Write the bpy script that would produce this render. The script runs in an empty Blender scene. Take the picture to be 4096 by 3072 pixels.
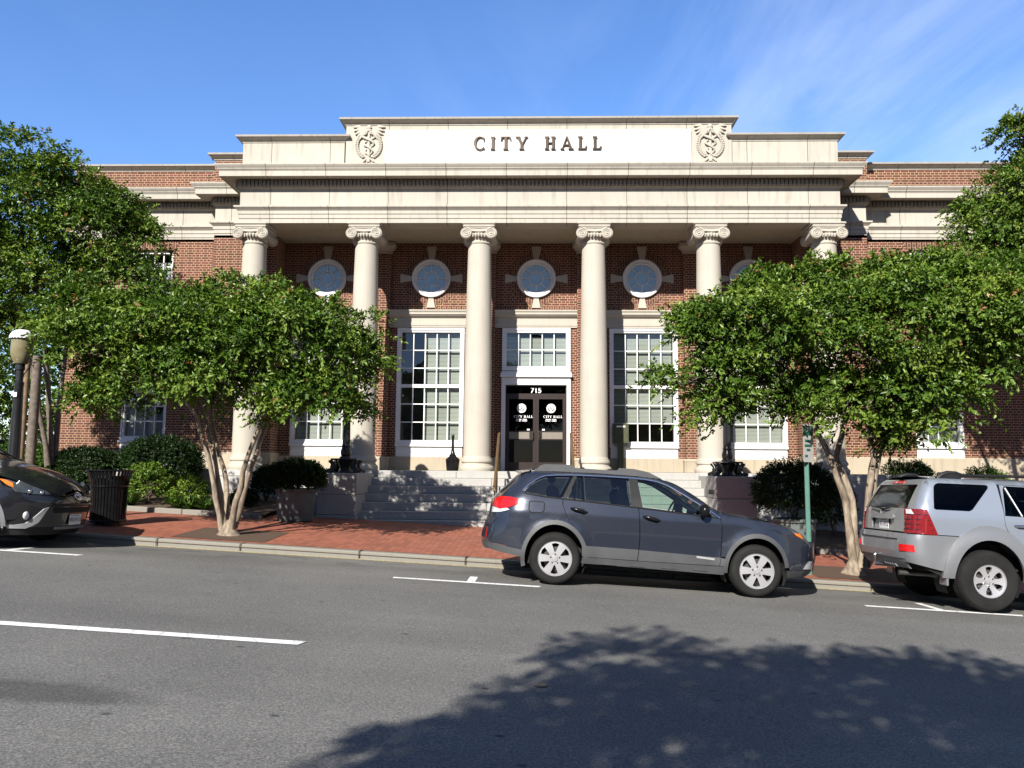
import bpy, math, random
import numpy as np
from math import sin, cos, pi, sqrt, atan2, radians
from mathutils import Vector, Matrix, noise
from mathutils.geometry import delaunay_2d_cdt

S = bpy.context.scene
COL = S.collection
BASE = {}
ZUP = 1.5          # everything is laid out with the landing at z = 0 and lifted at the end

# ------------------------------------------------------------------ objects
def link(o, parent=None, base=None):
    COL.objects.link(o)
    if parent:
        o.parent = parent
        BASE[o.name] = BASE[parent.name]
    else:
        BASE[o.name] = Vector(base or (0, 0, 0))
    return o

def tag(o, label=None, cat=None, group=None, kind=None):
    if label: o['label'] = label
    if cat: o['category'] = cat
    if group: o['group'] = group
    if kind: o['kind'] = kind
    return o

def thing(name, label, cat, loc=(0, 0, 0), group=None, local=False):
    o = bpy.data.objects.new(name, None)
    o.empty_display_size = .2
    COL.objects.link(o)
    o.location = loc
    BASE[o.name] = Vector((0, 0, 0)) if local else Vector(loc)
    return tag(o, label, cat, group)

def copy_tree(o, parent=None):
    c = o.copy(); COL.objects.link(c)
    if parent: c.parent = parent
    BASE[c.name] = BASE[o.name]
    for ch in list(o.children): copy_tree(ch, c)
    return c

def in_poly(x, y, p):
    r = False; n = len(p); j = n - 1
    for i in range(n):
        xi, yi = p[i]; xj, yj = p[j]
        if (yi > y) != (yj > y) and x < (xj - xi) * (y - yi) / (yj - yi) + xi: r = not r
        j = i
    return r

def resample(p, step, closed=True):
    out = []; n = len(p)
    for i in range(n if closed else n - 1):
        a = p[i]; b = p[(i + 1) % n]
        k = max(1, int(math.ceil(math.hypot(b[0] - a[0], b[1] - a[1]) / step)))
        for t in range(k): out.append((a[0] + (b[0] - a[0]) * t / k, a[1] + (b[1] - a[1]) * t / k))
    if not closed: out.append(p[-1])
    return out

def tri2d(polys, holes=(), step=None):
    """union of polygons minus holes, triangulated; step adds inner points"""
    V = []; E = []
    loops = [list(p) for p in polys] + [list(h) for h in holes]
    if step: loops = [resample(p, step) for p in loops]
    for p in loops:
        b = len(V); n = len(p)
        V += [Vector(q) for q in p]
        E += [(b + i, b + (i + 1) % n) for i in range(n)]
    def inside(x, y):
        return any(in_poly(x, y, p) for p in loops[:len(polys)]) and not any(in_poly(x, y, h) for h in loops[len(polys):])
    if step:
        xs = [v.x for v in V]; ys = [v.y for v in V]
        B = np.array([(v.x, v.y) for v in V])
        x = min(xs) + step * .5; k = 0
        while x < max(xs):
            y = min(ys) + step * (.5 if k % 2 else .75)
            while y < max(ys):
                if inside(x, y) and ((B[:, 0] - x) ** 2 + (B[:, 1] - y) ** 2).min() > (step * .45) ** 2: V.append(Vector((x, y)))
                y += step
            x += step; k += 1
    r = delaunay_2d_cdt(V, E, [], 0, 1e-5)
    vs, fs = r[0], r[2]
    F = []
    for f in fs:
        cx = sum(vs[i].x for i in f) / len(f); cy = sum(vs[i].y for i in f) / len(f)
        if inside(cx, cy): F.append(list(f))
    return [(v.x, v.y) for v in vs], F

def bound_edges(F):
    d = {}
    for f in F:
        n = len(f)
        for i in range(n):
            a, b = f[i], f[(i + 1) % n]
            k = (min(a, b), max(a, b))
            if k in d: d[k] = None
            else: d[k] = (a, b)
    return [e for e in d.values() if e]

class MB:
    def __init__(s): s.v = []; s.f = []; s.m = []; s.mi = 0
    def add(s, v, f):
        b = len(s.v); s.v += [tuple(p) for p in v]
        s.f += [[b + i for i in q] for q in f]; s.m += [s.mi] * len(f); return s
    def box(s, x0, x1, y0, y1, z0, z1):
        v = [(x, y, z) for z in (z0, z1) for y in (y0, y1) for x in (x0, x1)]
        return s.add(v, [(0, 2, 3, 1), (4, 5, 7, 6), (0, 1, 5, 4), (2, 6, 7, 3), (0, 4, 6, 2), (1, 3, 7, 5)])
    def bbox(s, x0, x1, y0, y1, z0, z1, b=.01):
        """box with chamfered edges"""
        import bmesh
        bm = bmesh.new()
        for X, ix in ((x0, b), (x1, -b)):
            for Y, iy in ((y0, b), (y1, -b)):
                for Z, iz in ((z0, b), (z1, -b)):
                    for p in ((X, Y + iy, Z + iz), (X + ix, Y, Z + iz), (X + ix, Y + iy, Z)): bm.verts.new(p)
        bmesh.ops.convex_hull(bm, input=bm.verts)
        bmesh.ops.dissolve_limit(bm, angle_limit=.02, verts=bm.verts, edges=bm.edges)
        bm.verts.index_update()
        s.add([v.co for v in bm.verts], [[v.index for v in f.verts] for f in bm.faces]); bm.free(); return s
    def grid(s, fn, nu, nv, cu=False):
        v = [fn(i / nu, j / nv) for j in range(nv + 1) for i in range(nu + (0 if cu else 1))]
        w = nu if cu else nu + 1
        f = [(j * w + i, j * w + (i + 1) % w, (j + 1) * w + (i + 1) % w, (j + 1) * w + i) for j in range(nv) for i in range(nu)]
        return s.add(v, f)
    def lathe(s, prof, c=(0, 0, 0), n=24, axis='z', sx=1, sy=1, cap=True):
        def P(r, h, a):
            x, y = r * cos(a), r * sin(a)
            if axis == 'z': return (c[0] + x * sx, c[1] + y * sy, c[2] + h)
            if axis == 'y': return (c[0] + x, c[1] + h, c[2] + y)
            return (c[0] + h, c[1] + x, c[2] + y)
        v = [P(r, h, 2 * pi * i / n) for r, h in prof for i in range(n)]
        f = [(j * n + i, j * n + (i + 1) % n, (j + 1) * n + (i + 1) % n, (j + 1) * n + i) for j in range(len(prof) - 1) for i in range(n)]
        if cap and prof[0][0] > 1e-6: f.append([i for i in range(n)][::-1])
        if cap and prof[-1][0] > 1e-6: f.append([(len(prof) - 1) * n + i for i in range(n)])
        return s.add(v, f)
    def tube(s, pts, r, n=8, cap=True, flat=1.0, fdir=None):
        pts = [Vector(p) for p in pts]; m = len(pts)
        rr = r if isinstance(r, (list, tuple)) else [r] * m
        v = []; prev = None
        for i, p in enumerate(pts):
            t = (pts[min(i + 1, m - 1)] - pts[max(i - 1, 0)]).normalized()
            if prev is None:
                a = Vector((0, 0, 1)) if abs(t.z) < .9 else Vector((1, 0, 0))
                u = t.cross(a).normalized()
            else:
                u = (prev - t * prev.dot(t)).normalized()
            prev = u; w = t.cross(u)
            for k in range(n):
                a = 2 * pi * k / n; o = u * (cos(a) * rr[i]) + w * (sin(a) * rr[i])
                if fdir is not None: o = o - Vector(fdir) * o.dot(Vector(fdir)) * (1 - flat)
                v.append(p + o)
        f = [(j * n + i, j * n + (i + 1) % n, (j + 1) * n + (i + 1) % n, (j + 1) * n + i) for j in range(m - 1) for i in range(n)]
        if cap: f.append(list(range(n))[::-1]); f.append([(m - 1) * n + i for i in range(n)])
        return s.add(v, f)
    def ball(s, c, r, nu=16, nv=10, sc=(1, 1, 1)):
        return s.grid(lambda u, w: (c[0] + r * sc[0] * sin(pi * w) * cos(2 * pi * u), c[1] + r * sc[1] * sin(pi * w) * sin(2 * pi * u), c[2] - r * sc[2] * cos(pi * w)), nu, nv, True)
    def plate(s, polys, mapper, t0, t1, holes=(), step=None):
        """2d union minus holes, extruded between t0 and t1; mapper(u,v,t)->xyz"""
        P, F = tri2d(polys, holes, step)
        n = len(P); v = [mapper(a, b, t0) for a, b in P] + [mapper(a, b, t1) for a, b in P]
        f = [q for q in F] + [[n + i for i in q][::-1] for q in F]
        f += [(a, b, n + b, n + a)[::-1] for a, b in bound_edges(F)]
        return s.add(v, f)
    def sweep(s, path, prof, closed=False):
        """prof (d outward, z) along plan path; outward is right of travel"""
        n = len(path); rows = []
        for i in range(n):
            p = Vector(path[i][:2])
            def seg(a, b):
                d = (Vector(path[b % n][:2]) - Vector(path[a % n][:2])).normalized(); return Vector((d.y, -d.x))
            if closed: n0, n1 = seg(i - 1, i), seg(i, i + 1)
            else:
                n0 = seg(i - 1, i) if i > 0 else seg(i, i + 1)
                n1 = seg(i, i + 1) if i < n - 1 else n0
            m = (n0 + n1); m = m / max(.2, m.dot(n0)) 
            rows.append([(p.x + m.x * d, p.y + m.y * d, z) for d, z in prof])
        v = [q for r in rows for q in r]; k = len(prof); f = []
        for i in range(n if closed else n - 1):
            a = i * k; b = ((i + 1) % n) * k
            f += [(a + j, b + j, b + j + 1, a + j + 1) for j in range(k - 1)]
        if not closed: f.append(list(range(k))); f.append([(n - 1) * k + j for j in range(k)][::-1])
        return s.add(v, f)
    def xf(s, M, start=0):
        for i in range(start, len(s.v)): s.v[i] = tuple(M @ Vector(s.v[i]))
        return s
    def build(s, name, mat, parent=None, smooth=35, base=None):
        me = bpy.data.meshes.new(name)
        b = BASE[parent.name] if parent else Vector(base or (0, 0, 0))
        me.from_pydata([(x - b.x, y - b.y, z - b.z) for x, y, z in s.v], [], s.f)
        for m_ in (mat if isinstance(mat, (list, tuple)) else [mat]): me.materials.append(m_)
        if any(s.m): me.polygons.foreach_set('material_index', s.m)
        if smooth:
            me.polygons.foreach_set('use_smooth', [True] * len(me.polygons))
            me.update()
            me.set_sharp_from_angle(angle=radians(smooth))
        me.validate(); me.update()
        o = bpy.data.objects.new(name, me)
        if not parent: o.location = b
        link(o, parent, b)
        return o

def fixn(o):
    import bmesh
    bm = bmesh.new(); bm.from_mesh(o.data); bmesh.ops.recalc_face_normals(bm, faces=bm.faces); bm.to_mesh(o.data); bm.free(); return o

def smoothstep(a, b, x):
    t = min(1, max(0, (x - a) / (b - a))); return t * t * (3 - 2 * t)
def interp(tab, x):
    if x <= tab[0][0]: return tab[0][1]
    for (a, b), (c, d) in zip(tab, tab[1:]):
        if x <= c: return b + (d - b) * (x - a) / (c - a)
    return tab[-1][1]
def cinterp(tab):
    """smooth (monotone-ish Catmull) interpolation"""
    xs = [t[0] for t in tab]; ys = [t[1] for t in tab]; n = len(xs)
    d = [(ys[i + 1] - ys[i]) / (xs[i + 1] - xs[i]) for i in range(n - 1)]
    m = [d[0]] + [0 if d[i - 1] * d[i] <= 0 else 2 * d[i - 1] * d[i] / (d[i - 1] + d[i]) for i in range(1, n - 1)] + [d[-1]]
    def f(x):
        if x <= xs[0]: return ys[0]
        if x >= xs[-1]: return ys[-1]
        i = 0
        while x > xs[i + 1]: i += 1
        h = xs[i + 1] - xs[i]; t = (x - xs[i]) / h
        return (2 * t**3 - 3 * t * t + 1) * ys[i] + (t**3 - 2 * t * t + t) * h * m[i] + (-2 * t**3 + 3 * t * t) * ys[i + 1] + (t**3 - t * t) * h * m[i + 1]
    return f

# ------------------------------------------------------------------ materials
class NT:
    def __init__(s, name):
        s.m = bpy.data.materials.new(name); s.m.use_nodes = True
        s.t = s.m.node_tree; s.t.nodes.clear()
        s.out = s.n('ShaderNodeOutputMaterial')
    def n(s, typ, ins=None, **kw):
        nd = s.t.nodes.new(typ)
        for k, v in kw.items(): setattr(nd, k, v)
        for k, v in (ins or {}).items():
            i = nd.inputs[k]
            if isinstance(v, bpy.types.NodeSocket): s.t.links.new(v, i)
            elif isinstance(v, bpy.types.Node): s.t.links.new(v.outputs[0], i)
            else: i.default_value = v
        return nd
    def co(s): return s.n('ShaderNodeTexCoord').outputs['Object']
    def noise(s, scale, detail=4, rough=.55, vec=None, dist=0):
        return s.n('ShaderNodeTexNoise', {'Scale': scale, 'Detail': detail, 'Roughness': rough, 'Distortion': dist, 'Vector': vec or s.co()}).outputs['Fac']
    def ramp(s, fac, stops, mode='LINEAR'):
        r = s.n('ShaderNodeValToRGB', {'Fac': fac}); e = r.color_ramp.elements; r.color_ramp.interpolation = mode
        while len(e) < len(stops): e.new(.5)
        for el, (p, c) in zip(e, stops):
            el.position = p; el.color = c if len(c) == 4 else (*c, 1)
        return r.outputs['Color']
    def mix(s, fac, a, b, blend='MIX'):
        m = s.n('ShaderNodeMix', data_type='RGBA', blend_type=blend)
        for i, v in ((0, fac), (6, a), (7, b)):
            if isinstance(v, bpy.types.NodeSocket): s.t.links.new(v, m.inputs[i])
            else: m.inputs[i].default_value = (v if i == 0 else (v if len(v) == 4 else (*v, 1)))
        return m.outputs[2]
    def math(s, op, a, b=0.0, c=0.0):
        m = s.n('ShaderNodeMath', operation=op)
        for i, v in ((0, a), (1, b), (2, c)):
            if isinstance(v, bpy.types.NodeSocket): s.t.links.new(v, m.inputs[i])
            else: m.inputs[i].default_value = v
        return m.outputs[0]
    def bump(s, h, strength=.3, dist=.01):
        return s.n('ShaderNodeBump', {'Height': h, 'Strength': strength, 'Distance': dist}).outputs['Normal']
    def pbsdf(s, **k):
        b = s.n('ShaderNodeBsdfPrincipled', {a.replace('_', ' '): (v if not (isinstance(v, tuple) and len(v) == 3 and 'Color' in a) else (*v, 1)) for a, v in k.items()})
        s.t.links.new(b.outputs[0], s.out.inputs['Surface']); return b
    def surf(s, sh): s.t.links.new(sh.outputs[0] if isinstance(sh, bpy.types.Node) else sh, s.out.inputs['Surface'])

def plain(name, c, rough=.5, metal=0, var=.12, scale=6, bump=0, bscale=60, spec=.5, coat=0):
    t = NT(name)
    n = t.noise(scale, 5)
    c0 = tuple(x * (1 - var) for x in c); c1 = tuple(min(1, x * (1 + var)) for x in c)
    col = t.ramp(n, [(.3, c0), (.7, c1)])
    b = t.pbsdf(Base_Color=col, Roughness=rough, Metallic=metal)
    b.inputs['Specular IOR Level'].default_value = spec
    b.inputs['Coat Weight'].default_value = coat; b.inputs['Coat Roughness'].default_value = .04
    if bump: t.t.links.new(t.bump(t.noise(bscale, 3), bump, .004), b.inputs['Normal'])
    return t.m

def wallvec(t):
    """(u, z) coordinates on vertical faces whichever way they look"""
    co = t.n('ShaderNodeSeparateXYZ', {0: t.co()})
    nm = t.n('ShaderNodeSeparateXYZ', {0: t.n('ShaderNodeTexCoord').outputs['Normal']})
    ax = t.math('GREATER_THAN', t.math('ABSOLUTE', nm.outputs[0]), .7)
    u = t.math('ADD', t.math('MULTIPLY', co.outputs[0], t.math('SUBTRACT', 1.0, ax)), t.math('MULTIPLY', co.outputs[1], ax))
    return t.n('ShaderNodeCombineXYZ', {0: u, 1: co.outputs[2]}).outputs[0], co

def brick_mat(name, c1, c2, mortar, bw=.215, bh=.0675, ms=.0062, vert=False):
    t = NT(name)
    vec, co = wallvec(t)
    if vert:
        sp = t.n('ShaderNodeSeparateXYZ', {0: vec}); vec = t.n('ShaderNodeCombineXYZ', {0: sp.outputs[1], 1: sp.outputs[0]}).outputs[0]
    b = t.n('ShaderNodeTexBrick', {'Vector': vec, 'Scale': 1.0, 'Brick Width': bw, 'Row Height': bh, 'Mortar Size': ms, 'Mortar Smooth': .15, 'Bias': 0.0,
            'Color1': (0, 0, 0, 1), 'Color2': (1, 1, 1, 1), 'Mortar': (.5, .5, .5, 1)}, offset=.5, offset_frequency=2, squash=.5, squash_frequency=2)
    f = b.outputs['Fac']
    tone = t.math('ADD', t.math('MULTIPLY', b.outputs['Color'], .75), t.math('MULTIPLY', t.noise(9, 3), .3))
    brick = t.ramp(tone, [(.05, c1), (.5, tuple((a + b_) / 2 for a, b_ in zip(c1, c2))), (1, c2)])
    brick = t.mix(t.math('MULTIPLY', t.noise(70, 2), .35), brick, tuple(x * .45 for x in c1))
    mo = t.mix(t.noise(3, 4), mortar, tuple(x * .72 for x in mortar))
    col = t.mix(f, brick, mo)
    big = t.ramp(t.noise(.8, 5), [(.3, (.84, .84, .84)), (.7, (1.08, 1.06, 1.04))])
    col = t.mix(1.0, col, big, 'MULTIPLY')
    p = t.pbsdf(Base_Color=col, Roughness=.88)
    h = t.math('ADD', t.math('MULTIPLY', f, -1.0), t.math('MULTIPLY', t.noise(120, 2), .3))
    t.t.links.new(t.bump(h, .6, .008), p.inputs['Normal'])
    return t.m

def stone_mat(name, c, joint=(1.75, .55), jdark=.55, stain=.35, var=.06, bump=.15, speck=0, off=.5, jw=.004):
    t = NT(name)
    vec, co = wallvec(t)
    n = t.noise(1.3, 6, .6)
    col = t.ramp(n, [(.25, tuple(x * (1 - var * 1.6) for x in c)), (.55, c), (.8, tuple(min(1, x * (1 + var)) for x in c))])
    col = t.mix(t.math('MULTIPLY', t.noise(25, 4, .7), .18), col, tuple(x * .7 for x in c))
    if stain:   # weather streaks that run down from the ledges
        sv = t.n('ShaderNodeMapping', {'Vector': t.co(), 'Scale': (4.5, 4.5, .4)})
        sm = t.ramp(t.noise(2.0, 5, .65, sv.outputs[0]), [(.52, (0, 0, 0)), (.74, (1, 1, 1))])
        col = t.mix(t.math('MULTIPLY', sm, stain), col, tuple(x * k for x, k in zip(c, (.5, .49, .45))))
    if speck:
        sp = t.ramp(t.noise(90, 2, .8), [(.38, tuple(x * (1 - speck) for x in c)), (.62, tuple(min(1, x * (1 + speck)) for x in c))])
        col = t.mix(.55, col, sp)
    if joint:
        b = t.n('ShaderNodeTexBrick', {'Vector': vec, 'Scale': 1.0, 'Brick Width': joint[0], 'Row Height': joint[1], 'Mortar Size': jw, 'Mortar Smooth': .2,
             'Color1': (.93, .93, .93, 1), 'Color2': (1.0, 1.0, 1.0, 1)}, offset=off)
        col = t.mix(1.0, col, t.mix(b.outputs['Fac'], b.outputs['Color'], (jdark, jdark * .97, jdark * .92)), 'MULTIPLY')
    p = t.pbsdf(Base_Color=col, Roughness=.82)
    p.inputs['Specular IOR Level'].default_value = .3
    t.t.links.new(t.bump(t.noise(70, 4), bump, .006), p.inputs['Normal'])
    return t.m

def leaf_mat(name, dark, mid, lite, tip=None, gloss=.35):
    t = NT(name)
    a = t.n('ShaderNodeAttribute', attribute_name='tint').outputs['Fac']
    st = [(0, dark), (.45, mid), (.85, lite)]
    if tip: st += [(.93, lite), (.97, tip)]
    col = t.ramp(a, st)
    d = t.n('ShaderNodeBsdfDiffuse', {'Color': col})
    tr = t.n('ShaderNodeBsdfTranslucent', {'Color': t.mix(1.0, col, (1.5, 1.7, .5), 'MULTIPLY')})
    g = t.n('ShaderNodeBsdfGlossy', {'Color': (.75, .8, .75, 1), 'Roughness': gloss})
    m1 = t.n('ShaderNodeMixShader', {0: .15, 1: d.outputs[0], 2: tr.outputs[0]})
    m2 = t.n('ShaderNodeMixShader', {0: .025, 1: m1.outputs[0], 2: g.outputs[0]})
    t.surf(m2); return t.m

def glass_mat(name, tint, refl=(.9, .95, 1), base=.05, rough=.0, power=1.0, wavy=0):
    """thin pane: see-through with a fresnel reflection"""
    t = NT(name)
    tr = t.n('ShaderNodeBsdfTransparent', {'Color': (*tint, 1)})
    g = t.n('ShaderNodeBsdfGlossy', {'Color': (*refl, 1), 'Roughness': rough})
    fr = t.n('ShaderNodeFresnel', {'IOR': 1.5})
    if wavy:
        nb = t.bump(t.noise(2.2, 2, .4), wavy, .02); t.t.links.new(nb, g.inputs['Normal'])
    f = t.math('MULTIPLY_ADD', fr.outputs[0], power, base)
    t.surf(t.n('ShaderNodeMixShader', {0: t.math('MINIMUM', f, .95), 1: tr.outputs[0], 2: g.outputs[0]})); return t.m

def paint_mat(name, c, flake=.25, rough=.32, metal=.35, coat=1.0, dirt=.15):
    t = NT(name)
    n = t.noise(900, 1)
    col = t.mix(t.math('MULTIPLY', n, flake), c, tuple(min(1, x * 1.7 + .02) for x in c))
    col = t.mix(t.math('MULTIPLY', t.ramp(t.noise(2.5, 6, .65), [(.45, (0, 0, 0)), (.75, (1, 1, 1))]), dirt), col, (.2, .18, .15))
    p = t.pbsdf(Base_Color=col, Roughness=rough, Metallic=metal)
    p.inputs['Coat Weight'].default_value = coat; p.inputs['Coat Roughness'].default_value = .03
    return t.m

M = {}
M['brick'] = brick_mat('brick wall', (.07, .024, .019), (.185, .054, .039), (.5, .37, .215))
M['brick_v'] = brick_mat('upright brick', (.07, .024, .02), (.18, .056, .043), (.42, .32, .19), vert=True)
M['stone'] = stone_mat('limestone', (.43, .398, .34), jw=.01)
M['stone2'] = stone_mat('limestone blocks', (.44, .41, .352), joint=(1.51, 60), stain=.55, jw=.011, jdark=.42)
M['stone_plain'] = stone_mat('smooth limestone', (.43, .398, .338), joint=None, stain=.2)
M['stone_base'] = stone_mat('limestone base', (.42, .36, .27), joint=(1.6, 1.2), stain=.5)
M['white_stone'] = stone_mat('white marble panel', (.68, .66, .63), joint=(1.945, 3.0), jdark=.5, jw=.012, stain=.10, var=.02, off=0)
M['coping'] = stone_mat('weathered coping', (.32, .30, .27), joint=(1.6, 1.0), stain=.5, jdark=.45)
M['granite'] = stone_mat('grey granite', (.365, .355, .335), joint=None, stain=.6, speck=.35, bump=.25)
M['granite_lt'] = stone_mat('light granite', (.45, .44, .42), joint=(1.3, .6), stain=.3, speck=.3, bump=.25)
M['kerb'] = stone_mat('kerb concrete', (.22, .208, .178), joint=None, stain=.55, speck=.2, bump=.3)
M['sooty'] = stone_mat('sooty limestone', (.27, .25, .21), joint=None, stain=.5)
M['plaster'] = plain('porch ceiling', (.36, .32, .24), .8, var=.08)
M['white'] = plain('white paint', (.70, .70, .70), .45, var=.04, scale=3)
M['blackmetal'] = plain('black iron', (.012, .012, .013), .32, var=.3, bump=.1)
M['gloss_black'] = plain('glossy black steel', (.008, .008, .009), .22, var=.3, spec=.25)
M['bronze'] = plain('dark bronze', (.045, .03, .02), .4, .6, var=.3)
M['door'] = plain('bronze door frame', (.028, .019, .017), .4, .3, var=.1)
M['pull'] = plain('brushed metal plate', (.2, .175, .145), .5, .4, var=.06)
M['chrome'] = plain('chrome', (.75, .76, .78), .12, 1, var=.03)
M['alloy'] = plain('alloy wheel', (.42, .42, .43), .3, .4, var=.06)
M['rubber'] = plain('tyre rubber', (.014, .0135, .013), .8, var=.25, bump=.3, bscale=40, spec=.2)
M['black_plastic'] = plain('black plastic', (.011, .011, .012), .5, var=.2, spec=.3)
M['grey_plastic'] = plain('grey cladding', (.058, .060, .064), .55, var=.1)
M['dark'] = plain('dark interior', (.008, .008, .008), .9, var=.1)
M['inside'] = plain('office wall', (.30, .30, .26), .9, var=.1)
M['letter'] = plain('white lettering', (.85, .85, .85), .5, var=.03)
M['inkdark'] = plain('dark lettering', (.03, .04, .09), .5, var=.05)
M['oak'] = plain('varnished handrail', (.10, .058, .02), .45, var=.2, scale=12)
M['olive'] = plain('olive enamel', (.055, .06, .028), .45, var=.12)
M['greenpost'] = plain('green painted steel', (.06, .155, .125), .5, var=.15)
M['planter'] = plain('grey planter', (.105, .128, .125), .8, var=.12, bump=.15)
M['soil'] = plain('mulch', (.075, .05, .032), .95, var=.45, scale=40, bump=.8, bscale=30)
M['wood'] = plain('weathered wood', (.13, .105, .085), .85, var=.35, scale=14, bump=.3)
M['tan'] = plain('tan wood', (.2, .14, .085), .8, var=.3, scale=14, bump=.3)
def bark():
    t = NT('smooth mottled bark')
    mp = t.n('ShaderNodeMapping', {'Vector': t.co(), 'Scale': (1, 1, .25)})
    n = t.noise(14, 5, .6, mp.outputs[0])
    col = t.ramp(n, [(.3, (.10, .075, .052)), (.5, (.21, .165, .12)), (.7, (.36, .30, .225))])
    p = t.pbsdf(Base_Color=col, Roughness=.8)
    t.t.links.new(t.bump(t.noise(30, 4, .6, mp.outputs[0]), .5, .01), p.inputs['Normal']); return t.m
M['bark'] = bark()
M['twig'] = plain('dark bark', (.10, .075, .055), .85, var=.35, scale=20)
M['leaf'] = leaf_mat('crape leaves', (.02, .045, .006), (.068, .128, .015), (.17, .235, .038), (.24, .13, .05))
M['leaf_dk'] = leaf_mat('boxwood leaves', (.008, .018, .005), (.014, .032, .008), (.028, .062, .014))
M['leaf_lt'] = leaf_mat('golden shrub leaves', (.04, .085, .01), (.085, .155, .02), (.2, .28, .035))
M['leaf_md'] = leaf_mat('hedge leaves', (.025, .055, .012), (.055, .12, .02), (.11, .2, .035))
M['blade'] = leaf_mat('grass blades', (.05, .11, .02), (.1, .21, .04), (.22, .36, .09))
# ------------------------------------------------------------------ the ground
def cl(x): return max(-32, min(32, x))
def road_z(x, y): return -1.468 - .05 * cl(x) - .035 * min(1.8, max(0, y - 11))
def walk_z(x, y): return -1.40 - .05 * cl(x) + .035 * min(9, max(0, y - 12.95))
KY = 12.8
def sheet(name, x0, x1, y0, y1, zf, mat, nx=20, ny=4, dz=0):
    m = MB()
    m.grid(lambda u, v: (x0 + (x1 - x0) * u, y0 + (y1 - y0) * v, zf(x0 + (x1 - x0) * u, y0 + (y1 - y0) * v) + dz), nx, ny)
    return tag(m.build(name, mat), kind='structure')

def asphalt():
    t = NT('asphalt')
    base = t.ramp(t.noise(.5, 6, .6), [(.3, (.116, .114, .109)), (.7, (.15, .147, .139))])
    grit = t.ramp(t.noise(60, 3, .75), [(.36, (.35, .35, .35)), (.5, (1, 1, 1)), (.62, (2.1, 2.05, 1.95))])
    col = t.mix(.5, base, t.mix(1.0, base, grit, 'MULTIPLY'))
    v = t.n('ShaderNodeTexVoronoi', {'Vector': t.co(), 'Scale': 34.0}, feature='F1')
    fl = t.ramp(v.outputs['Distance'], [(.05, (1, 1, 1)), (.16, (0, 0, 0))])
    fl2 = t.math('MULTIPLY', fl, t.math('GREATER_THAN', t.n('ShaderNodeSeparateColor', {0: v.outputs['Color']}).outputs[0], .55))
    col = t.mix(t.math('MULTIPLY', fl2, .8), col, (.5, .48, .44))
    # wheel-polished lanes and darker strips along the street
    st = t.n('ShaderNodeMapping', {'Vector': t.co(), 'Scale': (.02, 1.0, 1)})
    lane = t.ramp(t.noise(.75, 3, .5, st.outputs[0]), [(.35, (.86, .86, .86)), (.65, (1.1, 1.1, 1.1))])
    col = t.mix(1.0, col, lane, 'MULTIPLY')
    # small oil drips
    dm = t.n('ShaderNodeMapping', {'Vector': t.co(), 'Scale': (1.0, 1.5, 1)})
    vo = t.n('ShaderNodeTexVoronoi', {'Vector': dm.outputs[0], 'Scale': 1.9}, feature='F1')
    dd = t.math('ADD', vo.outputs['Distance'], t.math('MULTIPLY', t.noise(16, 3), .13))
    dr = t.ramp(dd, [(.095, (1, 1, 1)), (.15, (0, 0, 0))])
    dr = t.math('MULTIPLY', dr, t.math('GREATER_THAN', t.n('ShaderNodeSeparateColor', {0: vo.outputs['Color']}).outputs[1], .3))
    col = t.mix(t.math('MULTIPLY', dr, .8), col, (.028, .027, .026))
    # parking-lane grease between y 11.3 and 12.6
    sp = t.n('ShaderNodeSeparateXYZ', {0: t.co()})
    band = t.math('MULTIPLY', t.math('SMOOTH_MIN', t.math('SUBTRACT', sp.outputs[1], 11.2), 1.0, .1), t.math('LESS_THAN', sp.outputs[1], 12.7))
    band = t.math('MINIMUM', t.math('MAXIMUM', band, 0.0), 1.0)
    gm = t.n('ShaderNodeMapping', {'Vector': t.co(), 'Scale': (.8, 2.2, 1)})
    gr = t.ramp(t.noise(1.5, 5, .7, gm.outputs[0]), [(.5, (0, 0, 0)), (.68, (1, 1, 1))])
    col = t.mix(t.math('MULTIPLY', t.math('MULTIPLY', gr, band), .6), col, (.035, .033, .03))
    # one old wet-looking spill in the near lane
    d = t.n('ShaderNodeVectorMath', {0: t.co(), 1: (-3.25, 5.0, 0)}, operation='SUBTRACT')
    d2 = t.n('ShaderNodeMapping', {'Vector': d.outputs[0], 'Scale': (.62, 2.6, 0)})
    L = t.n('ShaderNodeVectorMath', {0: d2.outputs[0]}, operation='LENGTH').outputs['Value']
    L = t.math('ADD', L, t.math('MULTIPLY', t.noise(2.2, 4), .7))
    sp_ = t.ramp(L, [(.7, (1, 1, 1)), (1.35, (0, 0, 0))])
    col = t.mix(t.math('MULTIPLY', sp_, .55), col, (.03, .027, .026))
    p = t.pbsdf(Base_Color=col, Roughness=.85)
    p.inputs['Specular IOR Level'].default_value = .25
    h = t.math('ADD', t.noise(85, 3, .75), t.math('MULTIPLY', fl2, .5))
    t.t.links.new(t.bump(h, .55, .006), p.inputs['Normal'])
    return t.m
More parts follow.
